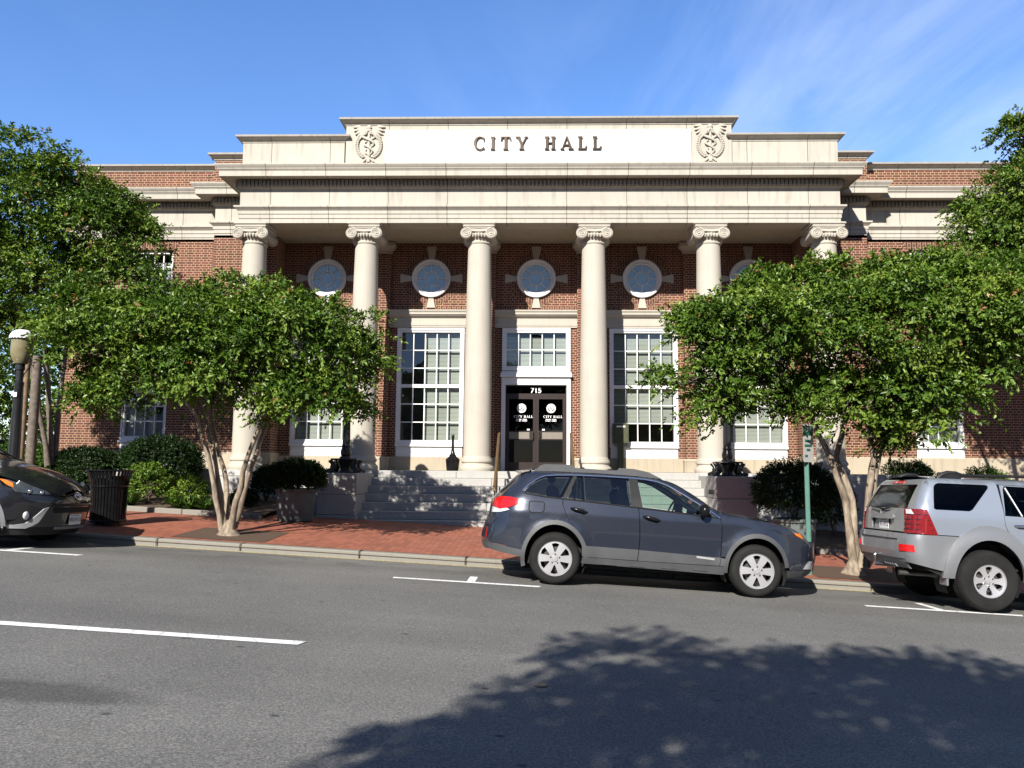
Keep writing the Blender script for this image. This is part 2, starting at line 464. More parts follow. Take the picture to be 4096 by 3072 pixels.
def paver():
    t = NT('red brick paving')
    mp = t.n('ShaderNodeMapping', {'Vector': t.co(), 'Rotation': (0, 0, radians(90))})
    b = t.n('ShaderNodeTexBrick', {'Vector': mp.outputs[0], 'Scale': 1.0, 'Brick Width': .21, 'Row Height': .105, 'Mortar Size': .0035, 'Mortar Smooth': .3,
         'Color1': (0, 0, 0, 1), 'Color2': (1, 1, 1, 1)}, offset=.5)
    tone = t.math('ADD', t.math('MULTIPLY', b.outputs['Color'], .6), t.math('MULTIPLY', t.noise(1.2, 5), .5))
    col = t.ramp(tone, [(.15, (.20, .06, .032)), (.5, (.275, .083, .045)), (.9, (.34, .112, .062))])
    col = t.mix(t.math('MULTIPLY', t.noise(60, 3), .25), col, (.2, .08, .05))
    col = t.mix(t.math('MULTIPLY', b.outputs['Fac'], .8), col, (.09, .045, .032))
    grime = t.ramp(t.noise(.9, 6, .65), [(.45, (0, 0, 0)), (.8, (1, 1, 1))])
    col = t.mix(t.math('MULTIPLY', grime, .35), col, (.15, .07, .05))
    p = t.pbsdf(Base_Color=col, Roughness=.8)
    t.t.links.new(t.bump(t.math('MULTIPLY', b.outputs['Fac'], -1.0), .5, .004), p.inputs['Normal'])
    return t.m
def roadpaint():
    t = NT('road paint')
    mp = t.n('ShaderNodeMapping', {'Vector': t.co(), 'Scale': (1, .35, 1)})
    v = t.n('ShaderNodeTexVoronoi', {'Vector': mp.outputs[0], 'Scale': 5.0}, feature='DISTANCE_TO_EDGE')
    crack = t.ramp(v.outputs['Distance'], [(.008, (1, 1, 1)), (.02, (0, 0, 0))])
    col = t.ramp(t.noise(18, 4), [(.3, (.62, .62, .6)), (.6, (.78, .78, .76))])
    col = t.mix(t.math('MULTIPLY', crack, .6), col, (.2, .2, .19))
    t.pbsdf(Base_Color=col, Roughness=.7); return t.m
M['asphalt'] = asphalt(); M['paver'] = paver(); M['paint'] = roadpaint()
M['pit'] = plain('resin bound tree pit', (.075, .045, .028), .9, var=.25, scale=30, bump=.5, bscale=80)
M['litter'] = plain('pollen litter', (.23, .195, .11), .95, var=.4, scale=50)
M['earth'] = plain('earth', (.09, .085, .05), .95, var=.3, scale=2)

sheet('ground', -400, 400, -300, 600, lambda x, y: -2.6 - .05 * cl(x), M['earth'], 60, 30)
sheet('road', -90, 90, -6.5, KY, road_z, M['asphalt'], 90, 40)
sheet('pavement', -90, 90, KY + .2, 17.35, walk_z, M['paver'], 90, 10)
sheet('pavement', -90, 90, -60, -6.5, lambda x, y: road_z(x, 0) + .12, M['paver'], 60, 8)
kb = MB(); x = -40.07 - .3
k = 0; cuts = []
while x < 60:
    L = (1.36, 1.92, 1.7)[k % 3]; cuts.append((x, x + L)); x += L; k += 1
off = -6.07 - min((a for a, b in cuts), key=lambda a: abs(a + 6.07))
for a, b in cuts:
    a += off; b += off
    s0 = len(kb.v); kb.bbox(a + .007, b - .007, KY, KY + .2, -.32, 0, .018)
    for i in range(s0, len(kb.v)):
        vx, vy, vz = kb.v[i]; kb.v[i] = (vx, vy, vz + walk_z(vx, KY))
tag(kb.build('kerb', M['kerb'], smooth=30), kind='structure')
tag(MB().grid(lambda u, v: (-60 + 120 * u, KY - .012 + .03 * v, walk_z(-60 + 120 * u, KY) - .035 - .02 * (1 - v)), 60, 1).build('kerb_joint', M['soil']), kind='structure')
gm_ = MB(); rg = random.Random(5)
gm_.grid(lambda u, v: (-30 + 60 * u, KY - (.0 if v else .022 + .018 * noise.noise(Vector((u * 130, 3, 1)))), road_z(-30 + 60 * u, KY) + .004 + .012 * v), 700, 1)
tag(gm_.build('gutter_litter', M['litter']), kind='stuff')

def mark(name, pts, y_c=None):
    m = MB(); m.add([(x, y, road_z(x, y) + .005) for x, y in pts], [range(len(pts))]); return tag(m.build(name, M['paint'], smooth=0), kind='structure')
def line(name, x0, x1, y, w):
    n = max(1, int(x1 - x0)); m = MB()
    m.grid(lambda u, v: (x0 + (x1 - x0) * u + (.04 if v and u else 0), y - w / 2 + w * v, road_z(x0 + (x1 - x0) * u, y - w / 2 + w * v) + .005), n, 1)
    return tag(m.build(name, M['paint'], smooth=0), kind='structure')
line('lane_marking', -7.9, -1.93, 6.68, .125)
line('lane_marking', 9.5, 14.0, 6.68, .125)
line('parking_marking', -1.87, .05, 10.67, .10); mark('parking_marking', [(-.9, 10.73), (-.79, 10.73), (-.79, 11.3), (-.9, 11.3)])
line('parking_marking', 4.35, 6.36, 10.84, .10); mark('parking_marking', [(5.3, 10.9), (5.41, 10.9), (5.41, 11.55), (5.3, 11.55)])
line('parking_marking', -8.4, -6.22, 10.86, .10); mark('parking_marking', [(-7.3, 10.92), (-7.19, 10.92), (-7.19, 11.5), (-7.3, 11.5)])
def patch(name, x0, x1, y0, y1, mat, dz, zf=walk_z, kind='structure'):
    return sheet(name, x0, x1, y0, y1, zf, mat, 6, 4, dz)
patch('tree_pit', -6.0, -4.45, 13.12, 14.5, M['pit'], .006)
patch('tree_pit', 4.55, 6.15, 13.12, 14.5, M['pit'], .006)
vc = MB(); vc.lathe([(.055, 0), (.055, .004), (.047, .008), (0, .008)], (.05, 5.9, road_z(.05, 5.9)), 20); tag(vc.build('valve_cover', M['blackmetal']), 'small round iron valve cover set in the road', 'valve cover')
# planting beds
def bed(x0, x1):
    sheet('planting_soil', x0, x1, 16.45, 21.2, lambda x, y: walk_z(x, 16.4) + .05 + .09 * (y - 16.4) + .03 * noise.noise(Vector((x * 2, y * 2, 0))), M['soil'], 40, 24)
    m = MB(); x = x0
    while x < x1 - .1:
        b = min(x1, x + 1.45); s0 = len(m.v); m.bbox(x + .005, b - .005, 16.3, 16.45, -.25, .1, .015)
        for i in range(s0, len(m.v)): vx, vy, vz = m.v[i]; m.v[i] = (vx, vy, vz + walk_z(vx, 16.3))
        x = b
    tag(m.build('bed_kerb', M['kerb'], smooth=30), kind='structure')
bed(-14.5, -5.6); bed(5.6, 14.5)

# ------------------------------------------------------------------ the building
hall = thing('city_hall', 'red brick city hall with six ionic limestone columns and white name panel', 'town hall', (0, 19.8, 0))
YC, YF, YA, YW, YR = 19.8, 19.5, 20.8, 21.2, 21.5
H = lambda y: (lambda u, v, t: (u, y + t, v))
def rect(x0, x1, z0, z1): return [(x0, z0), (x1, z0), (x1, z1), (x0, z1)]
def circ(cx, cz, r, n=40): return [(cx + r * cos(2 * pi * i / n), cz + r * sin(2 * pi * i / n)) for i in range(n)]
BAY = [-5.8, -2.9, 0, 2.9, 5.8]
WIN = {0: (-6.66, -4.88), 1: (-3.77, -1.99), 3: (2.03, 3.81), 4: (4.93, 6.71)}
# recess wall
holes = [circ(b, 5.275, .47) for b in BAY] + [rect(a + .02, b - .02, .37, 3.84) for a, b in WIN.values()] + [rect(-.9, .92, -.2, 3.84)]
m = MB(); m.plate([rect(-7.2, 7.2, -1.4, 6.4)], H(YR), 0, .35, holes); m.build('recess_wall', M['brick'], hall, smooth=0)
for s in (-1, 1):   # corner piers and the wings
    m = MB(); x0, x1 = sorted((s * 7.0, s * 8.75)); m.box(x0, x1, YA, YR + .34, -1.5, 6.3); m.build('corner_pier', M['brick'], hall, smooth=0)
WX = 10.62
for s in (-1, 1):
    m = MB(); x0, x1 = sorted((s * 8.75, s * 12.93))
    hs = [rect(s * WX - .62, s * WX + .62, .44, 3.38), rect(s * WX - .59, s * WX + .59, 4.42, 6.0)]
    m.plate([rect(x0, x1, -1.6, 6.3)], H(YW), 0, .35, hs)
    xs = s * 12.93; a, b = sorted((xs, xs - s * .35)); m.box(a, b, YW + .35, 34, -1.6, 7.5)
    m.build('wing_wall', M['brick'], hall, smooth=0)
    m = MB(); m.plate([[(s * WX - .62, 6.01), (s * WX + .62, 6.01), (s * WX + .76, 6.225), (s * WX - .76, 6.225)]], H(YW), -.012, .05)
    m.build('brick_lintel', M['brick_v'], hall, smooth=0); m = MB()
    m.plate([[(s * WX - .62, 3.39), (s * WX + .62, 3.39), (s * WX + .76, 3.66), (s * WX - .76, 3.66)]], H(YW), -.012, .05)
    m.build('brick_lintel', M['brick_v'], hall, smooth=0)
m = MB(); m.box(-12.58, 12.58, 33.7, 34, -1.6, 7.5); m.build('rear_wall', M['brick'], hall, smooth=0)
m = MB(); m.box(-12.5, 12.5, YR + .36, 33.7, 7.2, 7.35); m.build('roof', M['dark'], hall, smooth=0)
m = MB(); m.box(-12.5, 12.5, 24.0, 24.1, -1, 7.1); m.box(-12.5, 12.5, YR + .36, 24, -.1, 0)
for xx in (-7.1, -4.35, -1.45, 1.45, 4.35, 7.1): m.box(xx - .05, xx + .05, YR + .36, 24, 0, 7.1)
m.box(-12.5, 12.5, YR + .36, 24, 4.1, 4.2)
m.build('office_wall', M['inside'], hall, smooth=0)
# stone base course
for s in (-1, 1):
    m = MB(); p_ = [(7.0, YA), (8.75, YA), (8.75, YW), (12.93, YW), (12.93, 34)]
    p_ = [(6.99, YR - .04)] + p_
    p_ = p_ if s > 0 else [(-a, c) for a, c in p_[::-1]]
    m.sweep(p_, [(0, -1.6), (.04, -1.6), (.04, .42), (.02, .44), (0, .44)]); m.build('stone_base', M['stone_base'], hall, smooth=0)
m = MB(); m.box(-6.95, -.93, YR - .04, YR, -.1, .366); m.build('stone_base', M['stone_base'], hall, smooth=0)
m = MB(); m.box(.95, 6.95, YR - .04, YR, -.1, .366); m.build('stone_base', M['stone_base'], hall, smooth=0)
# pilasters on the recess wall with stone caps and bases
for x in (-4.35, -1.45, 1.45, 4.35):
    m = MB(); m.box(x - .33, x + .33, YR - .16, YR, .36, 5.95); p = m.build('pilaster', M['brick'], hall, smooth=0)
    m = MB(); m.sweep([(x - .33, YR), (x - .33, YR - .16), (x + .33, YR - .16), (x + .33, YR)], [(0, 5.95), (.02, 5.96), (.02, 6.03), (.05, 6.05), (.11, 6.12), (.13, 6.13), (.13, 6.24), (-.05, 6.24)])
    m.build('pilaster_cap', M['stone_plain'], p)
    m = MB(); m.sweep([(x - .33, YR - .04), (x - .33, YR - .16), (x + .33, YR - .16), (x + .33, YR - .04)], [(.07, 0), (.07, .26), (.075, .28), (.085, .31), (.07, .34), (.03, .362), (0, .364)])
    m.build('pilaster_base', M['stone_base'], p)
# porch ceiling and beams
m = MB(); m.box(-7.0, 7.0, 20.1, YR, 6.27, 6.36); m.build('porch_ceiling', M['plaster'], hall, smooth=0)
# round windows
def ring(m, cx, cz, y, prof, n=48): m.lathe([(r, t) for r, t in prof], (cx, y, cz), n, 'y', cap=False)
rw = None
M['pane_sky'] = plain('glass with painted sky reflection', (.29, .46, .58), .15, var=.06, spec=.9)  # blue of the reflected sky is put into the pane's base colour
for b in BAY:
    f = MB(); ring(f, b, 5.275, YR, [(.39, .04), (.40, -.05), (.42, -.065), (.46, -.05), (.47, -.085), (.50, -.105), (.535, -.09), (.535, .0)])
    w = f.build('round_window', M['white'], hall)
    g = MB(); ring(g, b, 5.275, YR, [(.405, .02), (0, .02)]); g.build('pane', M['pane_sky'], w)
    q = MB(); ring(q, b, 5.275, YR, [(.178, .02), (.178, -.025), (.202, -.025), (.202, .02)])
    for k in range(8):
        a = pi * k / 4 + pi / 2 * 0; c_, s_ = cos(a), sin(a)
        q.add([(b + c_ * r - s_ * t, YR + y, 5.275 + s_ * r + c_ * t) for r in (.2, .40) for t in (-.011, .011) for y in (.02, -.022)], [(1, 5, 7, 3), (0, 4, 5, 1), (2, 3, 7, 6)])
    q.build('glazing_bar', M['white'], w, smooth=30)
    for (p0, p1, w0, w1) in (((0, .54), (0, .90), .075, .135), ((.54, 0), (.86, 0), .06, .125), ((-.54, 0), (-.86, 0), .06, .125), ((0, -.54), (0, -.82), .065, .12)):
        ks = MB(); dx, dz = p1[0] - p0[0], p1[1] - p0[1]; L = math.hypot(dx, dz); nx, nz = -dz / L, dx / L
        ks.plate([[(b + p0[0] + nx * w0, 5.275 + p0[1] + nz * w0), (b + p0[0] - nx * w0, 5.275 + p0[1] - nz * w0), (b + p1[0] - nx * w1, 5.275 + p1[1] - nz * w1), (b + p1[0] + nx * w1, 5.275 + p1[1] + nz * w1)]], H(YR), -.045, .02)
        ks.build('keystone', M['stone_plain'], w, smooth=0)
    # brick surround: voussoir ring and upright frame courses
    br = MB(); n = 44
    for k in range(n):
        if k and k % 11 == 0: br.build('brick_arch', M['brick_v'], w, smooth=0); br = MB()
        a = 2 * pi * (k + .5) / n; da = pi / n * .86
        if any(abs((a - c + pi) % (2 * pi) - pi) < .14 for c in (0, pi / 2, pi, 3 * pi / 2)): continue
        br.plate([[(b + r * cos(a + d), 5.275 + r * sin(a + d)) for r, d in ((.555, -da), (.76, -da), (.76, da), (.555, da))]], H(YR), -.008, .01)
    br.build('brick_arch', M['brick_v'], w, smooth=0)
# tall sash windows
M['pane'] = glass_mat('window glass', (.80, .84, .82), base=.055, wavy=.06)
M['pane_low'] = M['pane']
def blinds():
    t = NT('venetian blind')
    sp = t.n('ShaderNodeSeparateXYZ', {0: t.co()})
    w = t.math('FRACT', t.math('MULTIPLY', sp.outputs[2], 1 / .036))
    col = t.ramp(w, [(.0, (.08, .085, .07)), (.3, (.48, .49, .44)), (.75, (.6, .61, .55)), (.95, (.12, .12, .1))])
    t.pbsdf(Base_Color=col, Roughness=.6); return t.m
M['blind'] = blinds()
def sash(x0, x1, z0, z1, y, nc, nr, meet=None, blind=None, panel=None, name='window', fw=.085, lab=None):
    """frame with mullions; pane and blind are sub-parts; panel = bottom z of the wooden apron"""
    f = MB()
    f.plate([rect(x0, x1, z0, z1)], H(y), -.03, .12, [rect(x0 + fw, x1 - fw, z0 + fw * 1.1, z1 - fw)])
    f.plate([rect(x0 - .03, x1 + .03, z0 - .02, z1 + .03)], H(y), -.055, -.031, [rect(x0 + .035, x1 - .035, z0 + .035, z1 - .035)])
    gx0, gx1, gz0, gz1 = x0 + fw, x1 - fw, z0 + fw * 1.1, z1 - fw
    bw = .026
    zs = [gz0 + (gz1 - gz0) * k / nr for k in range(1, nr)]
    xs = [gx0 + (gx1 - gx0) * k / nc for k in range(1, nc)]
    zz = [gz0] + [z for z in zs] + [gz1]
    for k, z in enumerate(zs):
        hb = .045 if meet == k + 1 else bw / 2
        f.box(gx0, gx1, y + (.0 if meet == k + 1 else .03), y + .075, z - hb * (1 if meet == k + 1 else 1), z + hb)
    for x in xs:
        for a, b in zip(zz, zz[1:]):
            ea = .045 if meet and abs(a - zz[meet]) < 1e-6 else bw / 2; eb = .045 if meet and abs(b - zz[meet]) < 1e-6 else bw / 2
            f.box(x - bw / 2, x + bw / 2, y + .032, y + .073, a + (ea if a > gz0 else 0), b - (eb if b < gz1 else 0))
    if panel is not None:
        f.box(x0 - .03, x1 + .03, y - .10, y + .1, z0 - .075, z0 - .022)
        f.box(x0 - .015, x1 + .015, y - .06, y + .1, z0 - .10, z0 - .077)
        f.plate([rect(x0 - .01, x1 + .01, panel, z0 - .101)], H(y), -.04, .1)
        f.plate([rect(x0 + .05, x1 - .05, panel + .05, z0 - .15)], H(y), -.052, -.04, [rect(x0 + .07, x1 - .07, panel + .07, z0 - .17)])
    o = f.build(name, M['white'], hall, smooth=0)
    g = MB(); rp = random.Random(int(x0 * 100) + int(z0 * 10))
    X_ = [gx0] + xs + [gx1]
    for xa, xb in zip(X_, X_[1:]):
        for za, zb in zip(zz, zz[1:]):
            p, q = rp.uniform(-.006, .006), rp.uniform(-.006, .006)
            g.add([(xa, y + .055 - p - q, za), (xb, y + .055 + p - q, za), (xb, y + .055 + p + q, zb), (xa, y + .055 - p + q, zb)], [(0, 1, 2, 3)])
    g.build('pane', M['pane'], o, smooth=0)
    for (a, b, c, d) in (blind or []):
        q = MB(); q.box(gx0 + (gx1 - gx0) * a, gx0 + (gx1 - gx0) * b, y + .16, y + .165, gz0 + (gz1 - gz0) * c, gz0 + (gz1 - gz0) * d); q.build('blind', M['blind'], o, smooth=0)
    return o
BL = {0: [(0, 1, 0, 1)], 1: [(.4, 1, 0, 1)], 3: [(0, .99, .167, 1)], 4: [(0, 1, 0, 1)]}
for i, (a, b) in WIN.items():
    sash(a, b, .717, 3.857, YR + .02, 5, 6, 3, BL[i], .366, 'tall_window')
for s in (-1, 1):
    sash(s * WX - .62, s * WX + .62, .76, 3.38, YW + .06, 4, 6, 3, [(.55 if s < 0 else 0, .75 if s < 0 else 1, 0, 1)] + ([(0, .45, 0, 1)] if s < 0 else []), .44, 'wing_window')
    sash(s * WX - .59, s * WX + .59, 4.42, 6.0, YW + .12, 4, 4, 2, [(0, 1, 0, .85)], None, 'wing_window')
# stone bands over the bays
for i, b in enumerate(BAY):
    x0 = -6.96 if i == 0 else b - 1.45 + .33; x1 = 6.96 if i == 4 else b + 1.45 - .33
    m = MB(); m.sweep([(x0, YR), (x1, YR)], [(-.02, 3.9), (.05, 3.9), (.05, 3.94), (.065, 3.95), (.065, 4.03), (.045, 4.04), (.045, 4.16), (.09, 4.19), (.11, 4.2), (.15, 4.25), (.16, 4.25), (.16, 4.30), (.19, 4.34), (.19, 4.372), (-.02, 4.40)])
    m.build('stone_band', M['stone_plain'], hall, smooth=25)
    m = MB(); m.plate([rect(x0, x1, 4.395, 4.49)], H(YR), -.006, .01, [[(b - .125, 4.3), (b + .125, 4.3), (b + .11, 4.6), (b - .11, 4.6)]]); m.build('brick_course', M['brick_v'], hall, smooth=0)
# entrance
ent = MB()
ent.plate([rect(-.93, .95, 0.0, 2.70)], H(YR), -.06, .2, [rect(-.82, .84, -.1, 2.33)])
ent.box(-.96, .98, YR - .14, YR - .06, 2.54, 2.60); ent.box(-.95, .97, YR - .10, YR - .06, 2.602, 2.66)
ent.plate([rect(-.90, .92, 2.36, 2.52)], H(YR), -.075, -.06, [rect(-.86, .88, 2.39, 2.49)])
ent.build('door_surround', M['white'], hall, smooth=0)
sash(-.89, .91, 2.74, 3.86, YR + .0, 5, 2, None, [(.0, 1, 0, .9)], None, 'transom_window', .09)
dr = MB(); dr.plate([rect(-.82, .84, .0, 2.33)], H(YR), .03, .1, [rect(-.79, .81, .03, 2.03), rect(-.79, .81, 2.10, 2.30)])
frame = dr.build('door_frame', M['door'], hall, smooth=0)
M['doorglass'] = glass_mat('dark door glass', (.06, .065, .06), base=.0, power=.6)
g = MB(); g.add([(-.79, YR + .07, 2.10), (.81, YR + .07, 2.10), (.81, YR + .07, 2.30), (-.79, YR + .07, 2.30)], [(0, 1, 2, 3)]); g.build('transom_pane', M['doorglass'], frame, smooth=0)
def text(body, size, x, z, y, mat, name, parent, ext=.002, sx=1.0, align='CENTER', bold=0):
    cu = bpy.data.curves.new('t', 'FONT'); cu.body = body; cu.size = size; cu.align_x = align; cu.extrude = 0; cu.offset = bold
    o = bpy.data.objects.new('t', cu); COL.objects.link(o)
    dg = bpy.context.evaluated_depsgraph_get(); me = bpy.data.meshes.new_from_object(o.evaluated_get(dg))
    m = MB(); m.add([(x + v.co.x * sx, y, z + v.co.y) for v in me.vertices], [list(p.vertices) for p in me.polygons])
    bpy.data.objects.remove(o); bpy.data.curves.remove(cu); bpy.data.meshes.remove(me)
    return m.build(name, mat, parent, smooth=0) if name else m
# serif capitals as unions of strokes (unit cap height)
def serif(ch):
    T, t, h = .2, .075, .065
    def st(x, w, z0=0, z1=1, e=.075): return [rect(x, x + w, z0, z1), [(x - e, z0), (x + w + e, z0), (x + w + e, z0 + h * .6), (x + w, z0 + h * 1.4), (x, z0 + h * 1.4), (x - e, z0 + h * .6)], [(x - e, z1), (x - e, z1 - h * .6), (x, z1 - h * 1.4), (x + w, z1 - h * 1.4), (x + w + e, z1 - h * .6), (x + w + e, z1)]]
    if ch == 'I': return st(.08, T), .36
    if ch == 'H': return st(.08, T) + st(.56, T) + [rect(.2, .6, .47, .47 + t)], .86
    if ch == 'L': return st(.08, T) + [rect(.1, .62, 0, t), [(.62, 0), (.68, .3), (.63, .3), (.5, t), (.5, 0)]], .72
    if ch == 'T': return [rect(.29, .49, 0, 1), rect(.2, .58, 0, h), rect(.02, .76, 1 - t, 1), [(.02, 1), (0, .7), (.05, .7), (.16, 1 - t), (.16, 1)], [(.76, 1), (.78, .7), (.73, .7), (.62, 1 - t), (.62, 1)]], .78
    if ch == 'Y': return [rect(.31, .51, 0, .5), rect(.22, .6, 0, h), [(.02, 1), (.24, 1), (.5, .48), (.31, .42)], [(.70, 1), (.79, 1), (.5, .40), (.44, .46)], rect(-.04, .32, 1 - h, 1), rect(.6, .88, 1 - h, 1)], .84
    if ch == 'A': return [[(.04, 0), (.13, 0), (.47, .98), (.40, 1)], [(.38, 1), (.5, 1), (.88, 0), (.65, 0)], rect(.2, .68, .3, .3 + t), rect(-.05, .25, 0, h), rect(.55, .96, 0, h)], .9
    if ch == 'C':
        n = 28; a0, a1 = radians(42), radians(318)
        o = [(.45 + .45 * cos(a0 + (a1 - a0) * k / n), .5 + .52 * sin(a0 + (a1 - a0) * k / n)) for k in range(n + 1)]
        i = [(.49 + .31 * cos(a0 + (a1 - a0) * k / n), .5 + .455 * sin(a0 + (a1 - a0) * k / n)) for k in range(n + 1)]
        return [o + i[::-1], rect(.73, .80, .68, .98), rect(.75, .80, .02, .2)], .86
def serif_word(w, x, z, hgt, y, t0, t1, sp, mat, name, parent, sx=1.0):
    objs = []; m = MB()
    for ch in w:
        if ch == ' ': x += hgt * .5 * sx; continue
        P, adv = serif(ch)
        mm = m if mat is None or sp < 0 else MB()
        mm.plate([[(x + a * hgt * sx, z + b * hgt) for a, b in p] for p in P], H(y), t0, t1)
        if mm is not m: objs.append(mm.build(name, mat, parent, smooth=0))
        x += (adv * hgt + abs(sp)) * sx
    if sp < 0: return m
    return objs
door = None
def make_door(x0, x1, hx, cx):
    d = MB(); y = YR + .045
    d.plate([rect(x0, x1, .03, 2.03)], H(y), -.012, .04, [rect(x0 + .075, x1 - .075, .24, .84), rect(x0 + .075, x1 - .075, 1.08, 1.95)])
    o = d.build('door', M['door'], hall, smooth=0)
    g = MB()
    for a, b in ((.24, .84), (1.08, 1.95)): g.add([(x0 + .07, y + .012, a), (x1 - .07, y + .012, a), (x1 - .07, y + .012, b), (x0 + .07, y + .012, b)], [(0, 1, 2, 3)])
    g.build('door_glass', M['doorglass'], o, smooth=0)
    p = MB(); a, b = (x0 + .08, x1 - .17) if hx > (x0 + x1) / 2 else (x0 + .17, x1 - .08); p.box(a, b, y - .02, y - .013, .87, 1.05); p.build('push_plate', M['pull'], o, smooth=0)
    h = MB(); h.tube([(hx, y - .01, .84), (hx, y - .09, .86), (hx + .0, y - .10, .96), (hx, y - .09, 1.06), (hx, y - .01, 1.08)], .014, 8); h.build('handle', M['chrome'], o)
    s = MB(); R = .125; zc = 1.70; yy = y + .004
    s.plate([circ(cx, zc, R, 36)], H(yy), 0, .003, [circ(cx, zc, R * .9, 36)])
    s.plate([circ(cx, zc, R * .86, 36)], H(yy), 0, .003, [circ(cx, zc, R * .66, 36)] + [circ(cx + R * .76 * cos(k * pi / 9), zc + R * .76 * sin(k * pi / 9), R * .055, 8) for k in range(18)])
    sh = [(-.5, .52), (.5, .52), (.5, -.05), (.34, -.36), (0, -.62), (-.34, -.36), (-.5, -.05)]
    def bar(sg): return [(-.42 * sg, .38), (-.27 * sg, .46), (.36 * sg, -.34), (.24 * sg, -.46)]
    s.plate([[(cx + a * R, zc + b * R) for a, b in sh]], H(yy), 0, .003, [[(cx + a * R, zc + b * R) for a, b in bar(1)], [(cx + a * R, zc + b * R) for a, b in [(.27, .46), (.42, .38), (.12, .0), (.03, .12)]], [(cx + a * R, zc + b * R) for a, b in [(-.12, -.02), (-.03, -.12), (-.26, -.46), (-.38, -.34)]]])
    s.build('round_seal', M['letter'], o, smooth=0)
    L = serif_word('CITY HALL', cx - .205, 1.44, .066, yy, 0, .003, -.012, M['letter'], None, None, 1.0)
    L.build('lettering', M['letter'], o, smooth=0)
    text('Monday - Friday', .044, cx, 1.385, yy, M['letter'], 'opening_days', o, bold=.0015)
    text('8:15am - 4:30pm', .044, cx, 1.345, yy, M['letter'], 'opening_hours', o, bold=.0015)
    k = MB(); kx = hx + (-.12 if hx < .01 else .12); k.box(kx - .035, kx + .035, y - .016, y - .013, 1.10, 1.14); k.build('door_sticker', M['letter'], o, smooth=0)
make_door(-.79, .008, -.075, -.38); make_door(.012, .81, .095, .42)
text('715', .2, .01, 2.125, YR + .064, M['letter'], 'house_number', frame, bold=.004)
# stylobate, landing, steps, pedestals
m = MB(); m.box(-8.75, 8.75, 19.25, YR, -.16, 0); m.build('landing', M['granite_lt'], hall, smooth=0)
for s in (-1, 1):
    m = MB(); x0, x1 = sorted((s * 3.95, s * 8.75)); m.box(x0, x1, 19.27, 20.8, -1.9, -.161); m.build('plinth_wall', M['granite_lt'], hall, smooth=0)
RIS, TRD, Y0 = .178, .32, 19.25
rg = random.Random(3)
st = MB()
for k in range(1, 9):
    yf = Y0 - TRD * k; z1 = -RIS * k
    cuts = [-3.92] + sorted(rg.uniform(-3, 3) for _ in range(3)) + [3.92]
    cuts = [-3.92, -1.1 + rg.uniform(-.35, .35), 1.3 + rg.uniform(-.4, .4), 3.92]
    for a, b in zip(cuts, cuts[1:]): st.bbox(a + .003, b - .003, yf, yf + TRD + .05, z1 - RIS - (.5 if k > 5 else 0), z1, .012)
cuts = [-3.92, -1.9, .9, 2.4, 3.92]
for a, b in zip(cuts, cuts[1:]): st.bbox(a + .003, b - .003, Y0 - .03, Y0 + .3, -RIS, -.003, .012)
st.build('steps', M['granite'], hall, smooth=20)
for s in (-1, 1):
    m = MB(); x0, x1 = sorted((s * 3.89, s * 4.75))
    m.bbox(x0, x1, 17.35, 19.3, -.53, -.06, .012); m.bbox(x0 - .0, x1 + .0, 17.33, 19.3, -.96, -.545, .012)
    m.box(x0 + .02, x1 - .02, 17.37, 19.2, -1.8, -.5)
    xm = x0 + (x1 - x0) * .5; m.bbox(x0, xm - .004, 17.30, 19.3, -1.75, -.973, .012); m.bbox(xm + .004, x1, 17.30, 19.3, -1.75, -.973, .012)
    m.build('pedestal', M['granite'], hall, smooth=20)
